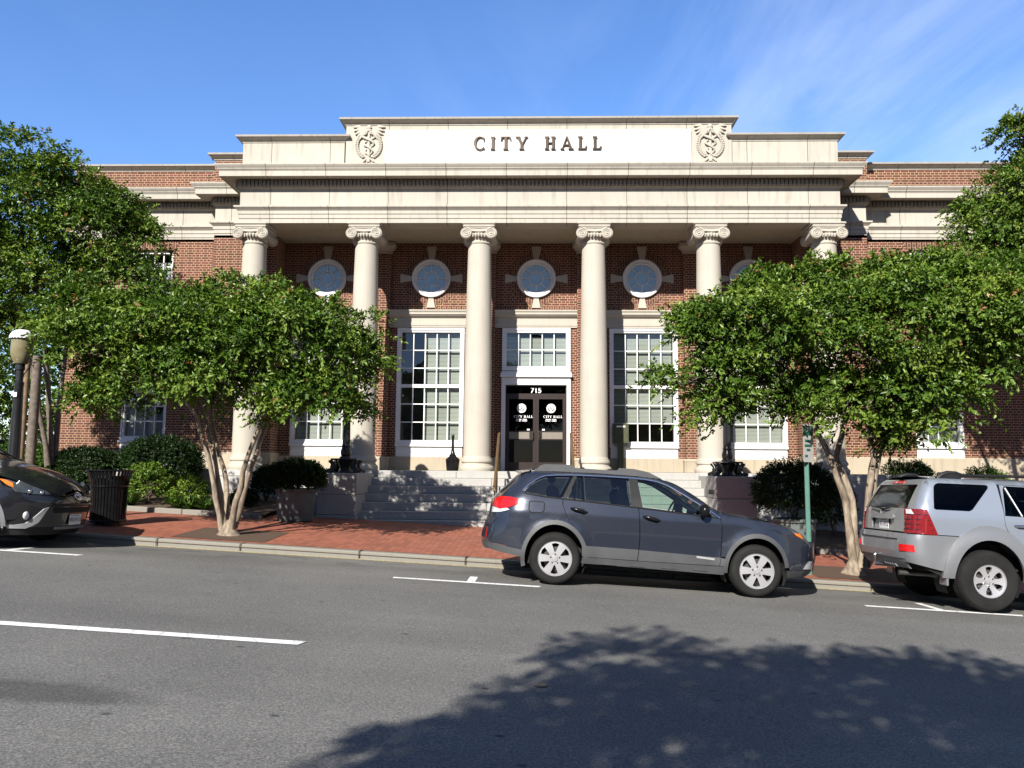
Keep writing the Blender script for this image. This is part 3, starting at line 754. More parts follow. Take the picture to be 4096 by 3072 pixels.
# columns
def column(x, inner=False):
    r0, r1 = .343, .292
    prof = [(r0 * 1.22, .0), (r0 * 1.25, .04), (r0 * 1.25, .09), (r0 * 1.19, .125), (r0 * 1.12, .135), (r0 * 1.12, .15), (r0 * 1.06, .175), (r0 * 1.07, .205), (r0 * 1.13, .215), (r0 * 1.155, .245), (r0 * 1.12, .28), (r0 * 1.07, .29), (r0 * 1.07, .31), (r0 * 1.02, .33), (r0, .37)]
    b = MB(); b.lathe(prof, (x, YC, 0), 48)
    s = MB(); pr = []
    for k in range(13):
        t = k / 12; r = r0 if t < .3 else r0 + (r1 - r0) * ((t - .3) / .7) ** 1.35
        pr.append((r, .37 + t * 5.33))
    pr += [(r1 * 1.06, 5.715), (r1 * 1.09, 5.74), (r1 * 1.06, 5.765), (r1, 5.77), (r1, 5.80)]
    s.lathe(pr, (x, YC, 0), 48)
    o = s.build('column', M['stone_plain'], hall, smooth=40)
    b.build('column_base', M['stone_plain'], o, smooth=40)
    c = MB(); zc, R, ex = 5.945, .145, .315
    for s_ in (-1, 1):
        cx = x + s_ * ex
        for yf, d in ((YC - .40, -1), (YC + .40, 1)):
            c.lathe([(R, .06 * -d), (R, 0), (R - .012, .012 * d), (R - .02, .0), (0, .0)], (cx, yf, zc), 28, 'y')
            sp = []
            for k in range(46):
                a = pi / 2 + s_ * -1 * (k / 45) * 2 * pi * 2.6 * -1; r = (R - .012) * (1 - k / 45 * .86)
                sp.append((cx + r * cos(a), yf + .004 * d, zc + r * sin(a)))
            c.tube(sp, [.023 * (1 - .55 * k / 45) for k in range(46)], 6)
            c.lathe([(.026, 0), (.024, .02 * d), (0, .026 * d)], (cx, yf, zc), 12, 'y')
        c.lathe([(R * .96, -.39), (R * .78, -.27), (R * .62, -.06), (R * .68, 0), (R * .62, .06), (R * .78, .27), (R * .96, .39)], (cx, YC, zc), 24, 'y')
    # canalis, echinus with eggs, abacus
    for yf, d in ((YC - .385, -1), (YC + .385, 1)):
        c.add([(x + a, yf + q, z) for a in (-ex, ex) for q in (0, -.10 * d) for z in (6.0, 6.1)], [(0, 1, 5, 4), (0, 4, 6, 2), (1, 3, 7, 5), (2, 6, 7, 3)])
        c.tube([(x - ex, yf + .0 * d, 6.085), (x, yf + .012 * d, 6.08), (x + ex, yf + .0 * d, 6.085)], .013, 6)
        c.tube([(x - ex + .06, yf, 6.005), (x, yf + .0 * d, 5.985), (x + ex - .06, yf, 6.005)], .012, 6)
        for k in range(5):
            c.ball((x + (k - 2) * .075, yf + .055 * -d * (abs(k - 2) * .35), 5.905), .045, 8, 6, (.75, .8, 1.35))
    c.lathe([(r1, 5.80), (r1 * 1.05, 5.83), (r1 * 1.28, 5.93), (r1 * 1.22, 5.99)], (x, YC, 0), 36)
    c.box(x - .38, x + .38, YC - .37, YC + .37, 5.99, 6.10)
    c.bbox(x - .40, x + .40, YC - .40, YC + .40, 6.10, 6.17, .02); c.bbox(x - .425, x + .425, YC - .42, YC + .42, 6.172, 6.23, .018)
    c.build('capital', M['stone_plain'], o, smooth=35)
    return o
c0 = column(-7.25)
for x in (-4.35, -1.45, 1.45, 4.35, 7.25):
    c = copy_tree(c0, hall); c.location.x += x + 7.25
    for ch in c.children: pass
# entablature
half = [(-12.93, 30), (-12.93, YW), (-8.75, YW), (-8.75, YA), (-7.58, YA), (-7.58, YF)]
path = half + [(-a, b) for a, b in half[::-1]]
prof = [(-.30, 6.232), (0, 6.232), (0, 6.345), (.018, 6.35), (.018, 6.455), (.036, 6.46), (.036, 6.55), (.05, 6.555), (.075, 6.585), (.115, 6.615), (.12, 6.62), (.12, 6.66), (0, 6.672), (0, 7.108), (.025, 7.112), (.055, 7.155), (.066, 7.158), (.066, 7.33)]
m = MB(); m.sweep(path, prof + [(-.3, 7.331)]); m.build('entablature', M['stone2'], hall, smooth=20)
prof = [(-.2, 7.332), (.385, 7.332), (.385, 7.318), (.41, 7.318), (.41, 7.45), (.42, 7.455), (.43, 7.478), (.445, 7.485), (.455, 7.515), (.485, 7.55), (.505, 7.585), (.505, 7.612), (.0, 7.64), (-.2, 7.64)]
m = MB(); m.sweep(path, prof); m.build('cornice', M['stone2'], hall, smooth=20)
m = MB(); m.box(-7.56, 7.56, YF + .31, 20.1, 6.25, 7.2); m.box(-7.56, -7.0, 20.1, 20.85, 6.25, 7.2); m.box(7.0, 7.56, 20.1, 20.85, 6.25, 7.2)
m.build('porch_beam', M['stone_plain'], hall, smooth=0)
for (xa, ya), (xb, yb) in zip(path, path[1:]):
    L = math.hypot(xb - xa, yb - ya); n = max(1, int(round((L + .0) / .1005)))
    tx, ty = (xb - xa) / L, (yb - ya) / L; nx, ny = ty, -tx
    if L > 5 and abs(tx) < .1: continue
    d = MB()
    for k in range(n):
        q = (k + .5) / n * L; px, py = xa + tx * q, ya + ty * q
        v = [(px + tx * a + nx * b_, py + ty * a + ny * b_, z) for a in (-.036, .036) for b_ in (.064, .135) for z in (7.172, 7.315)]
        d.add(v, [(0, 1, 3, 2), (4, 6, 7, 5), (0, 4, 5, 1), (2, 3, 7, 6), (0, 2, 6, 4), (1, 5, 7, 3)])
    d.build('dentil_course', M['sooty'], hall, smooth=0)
# attic
cop = [(0, 0), (.02, .01), (.02, .055), (.035, .06), (.05, .075), (.11, .115), (.15, .12), (.15, .165), (-.4, .18)]
def attic(x0, x1, y0, z0, z1, mat, back=22.2, name='attic'):
    m = MB(); m.box(x0, x1, y0, back, z0, z1); m.build(name, mat, hall, smooth=0)
    c = MB(); c.sweep([(x0, back), (x0, y0), (x1, y0), (x1, back)], [(a, z1 + b) for a, b in cop[:6]]); c.build('coping_mould', M['stone2'], hall, smooth=20)
    c = MB(); c.sweep([(x0, back), (x0, y0), (x1, y0), (x1, back)], [(.02, z1 + .1), (.11, z1 + .116), (.155, z1 + .12), (.155, z1 + .17), (-.4, z1 + .19), (-.4, z1 + .1)]); c.build('coping', M['coping'], hall, smooth=20)
attic(-7.54, -4.92, 19.45, 7.63, 8.32, M['stone2']); attic(4.92, 7.54, 19.45, 7.63, 8.32, M['stone2'])
attic(-4.88, 4.90, 19.42, 7.632, 8.755, M['stone2'])
m = MB(); m.bbox(-3.86, 3.88, 19.36, 19.42, 7.642, 8.615, .006); panel = m.build('name_panel', M['white_stone'], hall, smooth=0)
for s in (-1, 1):
    x0, x1 = sorted((s * 7.56, s * 8.82)); attic(x0, x1, YA, 7.63, 8.40, M['brick'], 23, 'pier_parapet')
    x0, x1 = sorted((s * 8.84, s * 12.93)); attic(x0, x1, YW, 7.63, 8.235, M['brick'], 34, 'wing_parapet')
L = .335; serif_word('CITY', -1.60, 8.08, L, 19.32, -.015, .02, .135, M['bronze'], 'letter', panel); serif_word('HALL', .19, 8.08, L, 19.32, -.015, .02, .125, M['bronze'], 'letter', panel)
# carved caduceus reliefs
def relief(cx):
    m = MB(); y = 19.42; fd = (0, 1, 0)
    def T(pts, r, fl=.6, n=8): m.tube([(cx + a, y - d, 8.26 + b) for a, b, d in pts], r, n, True, fl, fd)
    T([(0, .46, .03), (0, .1, .03), (0, -.47, .03)], [.035, .03, .05])
    m.ball((cx, y - .03, 8.70), .07, 12, 8, (1, .6, .85)); m.ball((cx, y - .03, 8.62), .085, 12, 8, (1, .6, .5))
    for s in (-1, 1):
        for k in range(5):
            a = .35 - k * .26; L_ = .36 - k * .035
            T([(s * .07, .36 - k * .02, .03), (s * (.07 + L_ * .55 * cos(a)), .36 - k * .02 + L_ * .5 * sin(a) + .03, .055), (s * (.07 + L_ * cos(a)), .36 - k * .03 + L_ * .8 * sin(a), .03)], [.025, .045, .02])
        sn = []
        for k in range(40):
            t = k / 39; amp = .165 * (1 - .55 * t); sn.append((s * amp * sin(t * 3 * pi + .5), .28 - t * .6, .04 + .028 * cos(t * 3 * pi + .5) * s))
        T(sn, [.034 * (1 - .45 * k / 39) for k in range(40)])
        T([(s * .09, .30, .05), (s * .03, .33, .06), (s * .06, .26, .06)], [.03, .035, .02])
        wr = [(s * .30 * cos(a), -.02 + .33 * sin(a), .02) for a in [radians(-80 + 9.5 * k) for k in range(13)]]
        T(wr, .014)
        for k, (a, b, d_) in enumerate(wr[1:]):
            an = radians(-80 + 9.5 * (k + 1)) + pi / 2
            for o_ in (-.55, .55): T([(a, b, .02), (a + s * .05 * cos(an + o_) , b + .05 * sin(an + o_), .04), (a + s * .1 * cos(an + o_ * .8), b + .1 * sin(an + o_ * .8), .02)], [.012, .024, .006], .7, 6)
        T([(0, -.34, .03), (s * .09, -.42, .04), (s * .14, -.46, .03)], [.02, .022, .025])
    m.build('carved_relief', M['stone_plain'], hall)
relief(-4.29); relief(4.36)
# ------------------------------------------------------------------ plants
def tinted(o, tint):
    a = o.data.attributes.new('tint', 'FLOAT', 'POINT'); a.data.foreach_set('value', np.asarray(tint, 'f4')); return o

def leaves_mesh(name, mat, parent, P, D, Nn, L, W, tint, fold=.25, base=None):
    """P leaf base, D direction, Nn leaf normal (arrays); folded two-triangle leaves"""
    n = len(P); D = D / np.linalg.norm(D, axis=1, keepdims=True)
    Sd = np.cross(D, Nn); Sd /= np.linalg.norm(Sd, axis=1, keepdims=True) + 1e-9; U = np.cross(Sd, D)
    L = L[:, None]; W = W[:, None]
    mid = P + D * L * .45 + U * W * fold
    tip = P + D * L - U * L * .14
    V = np.empty((n, 4, 3)); V[:, 0] = P; V[:, 1] = mid + Sd * W * .5; V[:, 2] = tip; V[:, 3] = mid - Sd * W * .5
    b = np.array(BASE[parent.name] if parent else (base or (0, 0, 0)))
    V = (V.reshape(-1, 3) - b).astype('f4')
    me = bpy.data.meshes.new(name); me.vertices.add(n * 4); me.vertices.foreach_set('co', V.ravel())
    k = np.arange(n)[:, None] * 4
    idx = np.concatenate([k, k + 1, k + 2, k, k + 2, k + 3], 1).ravel().astype('i4')
    me.loops.add(n * 6); me.loops.foreach_set('vertex_index', idx)
    me.polygons.add(n * 2); me.polygons.foreach_set('loop_start', np.arange(n * 2, dtype='i4') * 3)
    me.update(calc_edges=True); me.materials.append(mat)
    o = bpy.data.objects.new(name, me)
    if not parent: o.location = b
    link(o, parent, base)
    return tinted(o, np.repeat(tint, 4))

def hash_noise(P, f, seed):
    return np.array([noise.noise(Vector((x * f + seed, y * f, z * f * 1.7))) for x, y, z in P])

def crown_points(lobes, n, rng, lo=-.75, shell=.34, gap=-.12, gf=1.6, hollow=.72):
    """spray points in the outer layer of a union of ellipsoids, thinned by a noise field so gaps open"""
    A = np.array([(c[3] * c[4] + c[3] * c[5] + c[4] * c[5]) for c in lobes]); A = A / A.sum()
    out = []; dirs = []
    while len(out) < n:
        k = rng.choice(len(lobes), p=A, size=512); C = np.array(lobes)[k]
        d = rng.normal(size=(512, 3)); d /= np.linalg.norm(d, axis=1, keepdims=True)
        ok = d[:, 2] > lo
        r = 1 - np.abs(rng.normal(size=512)) * shell * .6
        ok &= r > .25
        p = C[:, :3] + d * C[:, 3:6] * r[:, None]
        for j, c in enumerate(lobes):
            q = ((p - np.array(c[:3])) / np.array(c[3:6])); q = np.sqrt((q * q).sum(1))
            ok &= ~((q < hollow) & (k != j))
        p, d = p[ok], d[ok]
        nz = hash_noise(p, gf, 7.3 + len(lobes)); kp = nz > gap - rng.random(len(p)) * .18
        out += list(p[kp]); dirs += list(d[kp])
    return np.array(out[:n]), np.array(dirs[:n])

def crown(name, mat, parent, lobes, nspray, rng, leaf=.075, width=.034, per=9, slen=.26, lo=-.75, shell=.34, gap=-.12, up=.35, droop=.3, tiptint=True, hollow=.72, gf=1.6, pads=0, pr=.3, ph=.07):
    if pads:   # leaf pads: flat clouds of sprays at the branch ends
        k = nspray // pads; C, dc = crown_points(lobes, k, rng, lo, shell, gap, gf, hollow)
        i = np.repeat(np.arange(k), pads); nn = np.array([0, 0, .9]) + dc * .45 + rng.normal(size=dc.shape) * .12; nn /= np.linalg.norm(nn, axis=1, keepdims=True)
        sz = rng.uniform(.6, 1.25, k)[i][:, None]
        o = rng.normal(size=(len(i), 3)); h = (o * nn[i]).sum(1)[:, None]; o = (o - h * nn[i]) * pr * sz + nn[i] * h * ph
        o -= np.array([0, 0, 1]) * ((o ** 2).sum(1)[:, None] * .45)
        P = C[i] + o; d = dc[i] * .6 + o / (np.linalg.norm(o, axis=1, keepdims=True) + 1e-6) * .55
    else: P, d = crown_points(lobes, nspray, rng, lo, shell, gap, gf, hollow)
    ax = d * .8 + rng.normal(size=d.shape) * .45 + np.array([0, 0, up]); ax /= np.linalg.norm(ax, axis=1, keepdims=True)
    tb = .43 + hash_noise(P, 1.1, 2.2) * .38 + rng.normal(size=len(P)) * .13
    zs = P[:, 2]; top = np.clip((zs - np.percentile(zs, 60)) / (np.ptp(zs) * .4 + 1e-6), 0, 1)
    n = len(P) * per
    i = np.repeat(np.arange(len(P)), per); j = np.tile(np.arange(per), len(P)); t = (j + .5) / per
    sl = slen * rng.uniform(.6, 1.25, len(P))[i]
    lp = P[i] + ax[i] * (sl * t)[:, None] - np.array([0, 0, 1]) * (droop * sl * t * t)[:, None]
    side = rng.normal(size=(n, 3)); side -= ax[i] * (side * ax[i]).sum(1)[:, None]; side /= np.linalg.norm(side, axis=1, keepdims=True)
    D = side * (1.0 - .55 * t)[:, None] + ax[i] * (.45 + .5 * t)[:, None] + rng.normal(size=(n, 3)) * .15 - np.array([0, 0, .22])
    Nn = np.array([0, 0, .65]) + rng.normal(size=(n, 3)) * .5 + d[i] * .85
    L = leaf * rng.uniform(.65, 1.25, n) * (1.05 - .25 * t); W = width * rng.uniform(.75, 1.2, n)
    tint = np.clip(tb[i] + rng.normal(size=n) * .1 + .12 * t, 0, .9)
    if tiptint:
        hot = (rng.random(len(P)) < .035 * (.3 + 2 * top))[i] & (t > .55); tint[hot] = .97
    return leaves_mesh(name, mat, parent, lp, D, Nn, L, W, tint)

def limb(m, a, b, r0, r1, rng, wob=.06, k=6, n=8):
    a = Vector(a); b = Vector(b); L = (b - a).length
    pts = []
    for i in range(k + 1):
        t = i / k; w = sin(pi * t) * wob * L
        pts.append(a.lerp(b, t) + Vector((rng.normal() * w * .5, rng.normal() * w * .5, rng.normal() * w * .25)))
    m.tube(pts, [r0 + (r1 - r0) * i / k for i in range(k + 1)], n); return pts

def branches(m, tops, lobes, rng, P=None, r=.035, twigs=60):
    """limbs from stem tops to the lobes, then thinner ones out to the leaf layer"""
    ends = []
    for c in lobes:
        C = Vector(c[:3]); t = min(tops, key=lambda q: (Vector(q) - C).length)
        e = C + Vector((0, 0, -.25 * c[5])); pts = limb(m, t, e, r, r * .5, rng, .09, 6, 6); ends.append((pts[-1], c))
        for _ in range(max(2, twigs // len(lobes))):
            d = rng.normal(size=3); d[2] = abs(d[2]) * .8 - .25; d /= np.linalg.norm(d)
            q = C + Vector((d[0] * c[3] * .85, d[1] * c[4] * .85, d[2] * c[5] * .85))
            limb(m, pts[rng.integers(3, 7)], q, r * .38, .005, rng, .1, 4, 5)

def crape(label, base, stems, lobes, nspray, seed, group='crape myrtles by the kerb', rstem=.06, flare=True, nm='crape_myrtle', barkm='bark', **kw):
    rng = np.random.default_rng(seed)
    t = thing(nm, label, 'tree', base, group)
    m = MB(); tops = []
    for s in stems:
        pts = [Vector(p) for p in s]; out = []
        for i in range(len(pts) - 1):
            for k in range(4):
                q = pts[i].lerp(pts[i + 1], k / 4); out.append(q + Vector((rng.normal(), rng.normal(), 0)) * .012)
        out.append(pts[-1]); n = len(out)
        m.tube(out, [rstem * (1 - .5 * k / n) * (1.25 if k == 0 else 1) * (1 + .08 * rng.normal()) for k in range(n)], 10); tops.append(out[-1]); tops.append(out[int(n * .75)])
    if flare: m.lathe([(.25, -.05), (.19, .02), (.13, .09), (.09, .18), (.04, .25), (0, .27)], base, 14)
    tr = m.build('trunk', M[barkm], t, smooth=60)
    b = MB(); branches(b, tops, lobes, rng, twigs=kw.pop('twigs', 70)); b.build('branch', M['twig'], t, smooth=60)
    crown('crown', M['leaf'], t, lobes, nspray, rng, **kw)
    return t

def PX(px, py, y):
    d = ((px - 1106) / 1717., (py - 829.5) / 1717.); c, s = cos(.0086), sin(.0086); x, yy = d[0] * c + d[1] * s, -d[0] * s + d[1] * c
    fw = Vector((-sin(.03) * cos(.1054), cos(.03) * cos(.1054), sin(.1054))); rt = Vector((cos(.03), sin(.03), 0)); up = rt.cross(fw)
    r = fw + rt * x - up * yy; k = y / r.y; return (r.x * k, y, .08 + r.z * k)
def lobes_from(L, dy=0):
    out = []
    for px, py, rx, rz, y, ry in L:
        c = PX(px, py + dy, y); k = y / 1717.; out.append((c[0], c[1], c[2], rx * k * .95, ry, rz * k * .93))
    return out

# left crape myrtle on the pavement
B1 = (-5.28, 13.75, walk_z(-5.28, 13.75))
def stemp(L): return [PX(a, b, y) for a, b, y in L]
crape('crape myrtle with pale leaning stems on the pavement left of the steps', B1,
  [stemp([(478, 1145, 13.8), (455, 1010, 13.7), (424, 900, 13.5), (360, 800, 13.2)]), stemp([(484, 1140, 13.85), (466, 990, 13.9), (437, 890, 14.1), (395, 770, 14.4)]),
   stemp([(490, 1140, 14.0), (490, 1040, 14.3), (460, 930, 14.6), (450, 800, 14.9)]), stemp([(497, 1145, 13.7), (525, 1020, 13.5), (566, 900, 13.3), (640, 790, 13.2)]),
   stemp([(507, 1140, 13.85), (540, 1010, 14.0), (585, 890, 14.2), (690, 780, 14.4)])],
  lobes_from([(440, 705, 170, 95, 13.6, 1.5), (265, 715, 138, 85, 13.5, 1.3), (620, 700, 160, 95, 13.6, 1.4), (190, 735, 80, 55, 13.8, .8), (725, 735, 80, 80, 13.7, 1.0),
              (530, 640, 130, 55, 14.6, 1.3), (330, 655, 140, 55, 14.6, 1.2), (660, 830, 105, 58, 13.3, .8), (735, 818, 55, 52, 13.6, .7), (330, 800, 110, 62, 13.2, .8), (230, 830, 60, 35, 13.2, .5),
              (480, 790, 100, 55, 12.9, .8), (785, 690, 30, 40, 13.7, .4), (190, 655, 85, 45, 14.3, .9)], 20), 10500, 11, gap=-.1, gf=1.5, pads=30, pr=.19, ph=.06, shell=.45, leaf=.095, width=.042, slen=.22, rstem=.052)
# right crape myrtle
B2 = (5.33, 13.75, walk_z(5.33, 13.75))
crape('crape myrtle with a forked pale trunk behind the silver car', B2,
  [stemp([(1843, 1225, 13.8), (1825, 1080, 13.7), (1795, 990, 13.6), (1765, 930, 13.5), (1700, 830, 13.4)]), stemp([(1852, 1225, 13.9), (1840, 1080, 14.0), (1806, 985, 14.1), (1830, 900, 14.2), (1840, 780, 14.5)]),
   stemp([(1862, 1225, 13.75), (1878, 1060, 13.7), (1888, 990, 13.7), (1868, 900, 13.6), (1900, 780, 13.3)]), stemp([(1866, 1225, 13.9), (1886, 1050, 13.9), (1900, 975, 13.9), (1925, 920, 13.9), (2010, 830, 13.8)])],
  lobes_from([(1830, 720, 210, 110, 13.6, 1.6), (1640, 700, 165, 100, 13.5, 1.4), (2010, 680, 190, 115, 13.6, 1.6), (2170, 690, 150, 120, 13.6, 1.5), (1525, 690, 68, 50, 13.6, .8), (1545, 795, 108, 44, 13.3, .8),
              (1425, 812, 60, 17, 13.2, .4), (1480, 805, 60, 24, 13.3, .5), (1560, 800, 60, 34, 13.4, .6), (1475, 700, 40, 30, 13.6, .5), (1640, 838, 100, 42, 13.9, .7), (1560, 862, 75, 30, 13.1, .6), (1820, 845, 110, 65, 13.4, .9), (1960, 830, 115, 62, 13.3, .9), (2110, 775, 100, 48, 13.3, .8), (1760, 620, 160, 60, 14.4, 1.3),
              (1960, 600, 160, 55, 14.4, 1.3), (2130, 590, 110, 50, 14.4, 1.2), (1985, 900, 60, 45, 13.2, .6), (1640, 610, 75, 40, 14.2, .8)], 14), 13000, 23, rstem=.064, gap=-.1, gf=1.3, pads=30, pr=.19, ph=.06, shell=.45, leaf=.095, width=.042, slen=.22)
# taller trees beside the wings
def zbed(x, y): return walk_z(x, 16.4) + .05 + .09 * (y - 16.4)
B3 = (-10.6, 17.6, zbed(-10.6, 17.6))
crape('tall crape myrtle by the left wing, taller than the roof edge', B3,
  [stemp([(112, 1005, 17.6), (104, 880, 17.6), (95, 700, 17.4), (70, 560, 17.2), (60, 430, 17.2)]), stemp([(118, 1005, 17.7), (128, 880, 17.8), (150, 690, 17.9), (172, 560, 18), (205, 470, 18)]), stemp([(105, 1005, 17.5), (80, 850, 17.2), (40, 680, 17), (10, 540, 17)])],
  lobes_from([(60, 320, 85, 65, 17.4, 1.2), (20, 430, 110, 90, 17.2, 1.5), (140, 400, 100, 75, 17.5, 1.3), (245, 430, 75, 65, 17.6, 1.0), (200, 500, 95, 65, 17.3, 1.2), (280, 500, 55, 50, 17.6, .8), (70, 520, 110, 75, 17.2, 1.3), (265, 560, 75, 55, 17.4, .9), (130, 600, 130, 55, 17.2, 1.2), (-60, 480, 110, 170, 17, 1.5), (0, 640, 110, 80, 17, 1.2)], 14),
  8400, 31, 'tall crape myrtles beside the wings', flare=False, barkm='wood', gap=-.12, pads=36, pr=.22, ph=.08, leaf=.10, width=.045, shell=.42, gf=1.9)
B4 = (11.9, 17.4, zbed(11.9, 17.4))
crape('tall crape myrtle by the right wing, its top above the roof', B4,
  [stemp([(2280, 1060, 17.4), (2270, 800, 17.4), (2240, 600, 17.3), (2190, 480, 17.3)]), stemp([(2290, 1060, 17.5), (2310, 800, 17.6), (2320, 560, 17.6), (2290, 400, 17.5)]), stemp([(2275, 1060, 17.3), (2240, 820, 17.1), (2170, 640, 17), (2110, 560, 17)])],
  lobes_from([(2205, 300, 42, 60, 17.3, .7), (2270, 330, 70, 90, 17.3, 1.1), (2195, 400, 62, 50, 17.3, 1.0), (2140, 430, 42, 34, 17.3, .7), (2155, 490, 68, 34, 17.2, .9), (2110, 540, 50, 30, 17.2, .7), (2192, 262, 18, 34, 17.3, .4), (2210, 560, 75, 50, 17.1, 1.0), (2300, 480, 110, 110, 17.2, 1.4), (2170, 600, 70, 40, 17.2, .9), (2330, 640, 120, 110, 17.2, 1.4)]),
  7000, 37, 'tall crape myrtles beside the wings', flare=False, barkm='wood', gap=-.12, pads=36, pr=.22, ph=.08, leaf=.10, width=.045, shell=.42, gf=1.9)
# the street tree on this side whose shade lies on the road
B5 = (-3.6, -6.8, road_z(-3.6, 0) + .12)
def shade_lobes():
    out = []
    for gx, gy, h, rx, ry, rz in SH:
        s = h / .69; out.append((gx - .37 * s, gy - s, h - 1.5 - .05 * gx, rx, ry, rz))
    return out
SH = [(2.3, 5.6, 6.0, 1.7, 1.5, 1.1), (.9, 4.8, 5.6, 1.4, 1.5, 1.0), (3.8, 5.0, 5.6, 1.5, 1.5, 1.1), (2.2, 3.6, 5.0, 1.9, 1.7, 1.2), (.0, 3.4, 4.8, 1.3, 1.4, .9), (4.2, 3.0, 5.2, 1.6, 1.6, 1.1), (1.2, 2.0, 4.5, 1.8, 1.7, 1.2), (2.6, 6.7, 6.3, 1.1, .8, .7), (-.3, 3.4, 4.6, .7, .9, .7), (-.1, 4.5, 5.0, .5, .5, .4), (-.75, 4.5, 5.0, .32, .22, .25), (.9, 7.2, 6.3, .8, .6, .6), (3.6, 7.0, 6.3, .9, .7, .6), (4.8, 6.6, 6.2, .8, .6, .6), (.4, 5.4, 5.7, .8, .7, .6), (5.6, 3.4, 5.4, 1.4, 1.4, 1.0)]
crape('street tree behind the viewer that shades the near lane', B5, [[(-3.6, -6.8, -1.5), (-3.5, -6.7, 1.5), (-2.6, -5.6, 3.2)], [(-3.55, -6.75, 1.2), (-2.2, -4.6, 2.6), (-1.2, -3.6, 3.6)], [(-3.55, -6.75, 1.2), (-2.4, -3.9, 2.4), (-1.6, -3.0, 3.0)]],
  shade_lobes(), 7000, 41, None, rstem=.16, gap=-.5, leaf=.12, width=.06, shell=.7, nm='street_tree', tiptint=False, hollow=.3)

# shrubs
def shrub(nm, label, px, py_top, wpx, y, zb, seed, mat, n, leaf=.035, width=.018, group=None, per=8, slen=.14, squash=1.0, bumps=5, shell=.25, up=.4):
    rng = np.random.default_rng(seed)
    T = PX(px, py_top, y); rx = wpx / 2 * y / 1717.; base = (T[0], y, zb)
    t = thing(nm, label, 'shrub', base, group)
    h = T[2] - zb; lob = [(T[0], y, zb + h * .5, rx * .9, rx * .85 * squash, h * .5)]
    for k in range(bumps):
        a = 2 * pi * k / bumps + rng.random(); lob.append((T[0] + cos(a) * rx * .45, y + sin(a) * rx * .4, zb + h * (.42 + .12 * rng.random()), rx * .52, rx * .5, h * .44))
    m = MB()
    for k in range(7):
        a = rng.random() * 6.28; limb(m, base, (T[0] + cos(a) * rx * .5, y + sin(a) * rx * .5, zb + h * .6), .018, .005, rng)
    m.build('stem', M['twig'], t)
    crown('foliage', mat, t, lob, int(n * 1.5), rng, leaf=leaf, width=width, per=per, slen=slen, lo=-.5, shell=shell, gap=-.5, up=up, tiptint=False, hollow=.6)
    return t
G1 = 'clipped shrubs in the left bed'
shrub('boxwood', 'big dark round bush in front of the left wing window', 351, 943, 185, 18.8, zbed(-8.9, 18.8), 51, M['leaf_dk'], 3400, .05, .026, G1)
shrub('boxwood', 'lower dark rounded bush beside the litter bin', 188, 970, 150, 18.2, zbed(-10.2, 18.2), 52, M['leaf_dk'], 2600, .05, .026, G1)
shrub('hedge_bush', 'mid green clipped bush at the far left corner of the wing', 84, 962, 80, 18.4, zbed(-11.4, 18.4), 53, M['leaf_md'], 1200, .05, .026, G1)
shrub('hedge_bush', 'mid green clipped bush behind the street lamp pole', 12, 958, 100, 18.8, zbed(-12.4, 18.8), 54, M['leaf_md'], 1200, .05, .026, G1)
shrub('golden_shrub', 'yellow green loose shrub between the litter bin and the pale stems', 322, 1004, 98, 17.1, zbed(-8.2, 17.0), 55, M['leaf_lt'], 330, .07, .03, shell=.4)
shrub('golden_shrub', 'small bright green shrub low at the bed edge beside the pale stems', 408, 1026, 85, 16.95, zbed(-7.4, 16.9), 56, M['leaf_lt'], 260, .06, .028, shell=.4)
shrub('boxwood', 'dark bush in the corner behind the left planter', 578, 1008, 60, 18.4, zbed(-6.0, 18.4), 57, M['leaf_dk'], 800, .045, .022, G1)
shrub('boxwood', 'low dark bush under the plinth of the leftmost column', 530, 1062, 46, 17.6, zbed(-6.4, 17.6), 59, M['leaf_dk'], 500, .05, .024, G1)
G2 = 'clipped shrubs in the right bed'
shrub('hedge_bush', 'bright green mounded bush behind the roof of the silver car, left one of two', 1962, 995, 128, 19.4, zbed(9.15, 19.4), 61, M['leaf_md'], 1500, .05, .024, G2)
shrub('hedge_bush', 'bright green bush behind the silver roof rack, nearer the right edge', 2130, 1008, 112, 19.4, zbed(11.1, 19.4), 62, M['leaf_md'], 1200, .05, .024, G2)
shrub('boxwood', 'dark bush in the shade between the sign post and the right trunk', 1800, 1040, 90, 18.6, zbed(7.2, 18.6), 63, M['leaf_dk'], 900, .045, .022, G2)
def grass_tuft(label, px, py, y, r, h, seed, n=70):
    rng = np.random.default_rng(seed); c = PX(px, py, y); zb = zbed(c[0], y); base = (c[0], y, zb)
    P = np.array([base] * n) + rng.normal(size=(n, 3)) * np.array([r * .2, r * .2, 0]); a = rng.random(n) * 6.28
    D = np.stack([np.cos(a) * .8, np.sin(a) * .8, rng.uniform(.4, 1.3, n)], 1)
    o = leaves_mesh('grass_tuft', M['blade'], None, P, D, np.tile([0, 0, 1.], (n, 1)) + rng.normal(size=(n, 3)) * .2, h * rng.uniform(.7, 1.3, n), np.full(n, .022), rng.random(n) * .8, base=base)
    tag(o, label, 'grass', 'grass tufts along the bed kerb')
for i, (px, py, lab) in enumerate([(279, 1072, 'bright grass tuft beside the litter bin'), (388, 1092, 'grass tuft at the bed kerb below the small bright shrub'), (415, 1094, 'middle grass tuft of three at the bed kerb'), (442, 1096, 'grass tuft at the bed kerb nearest the pale stems')]):
    grass_tuft(lab, px, py, 16.75, .2, .36, 70 + i, 90)

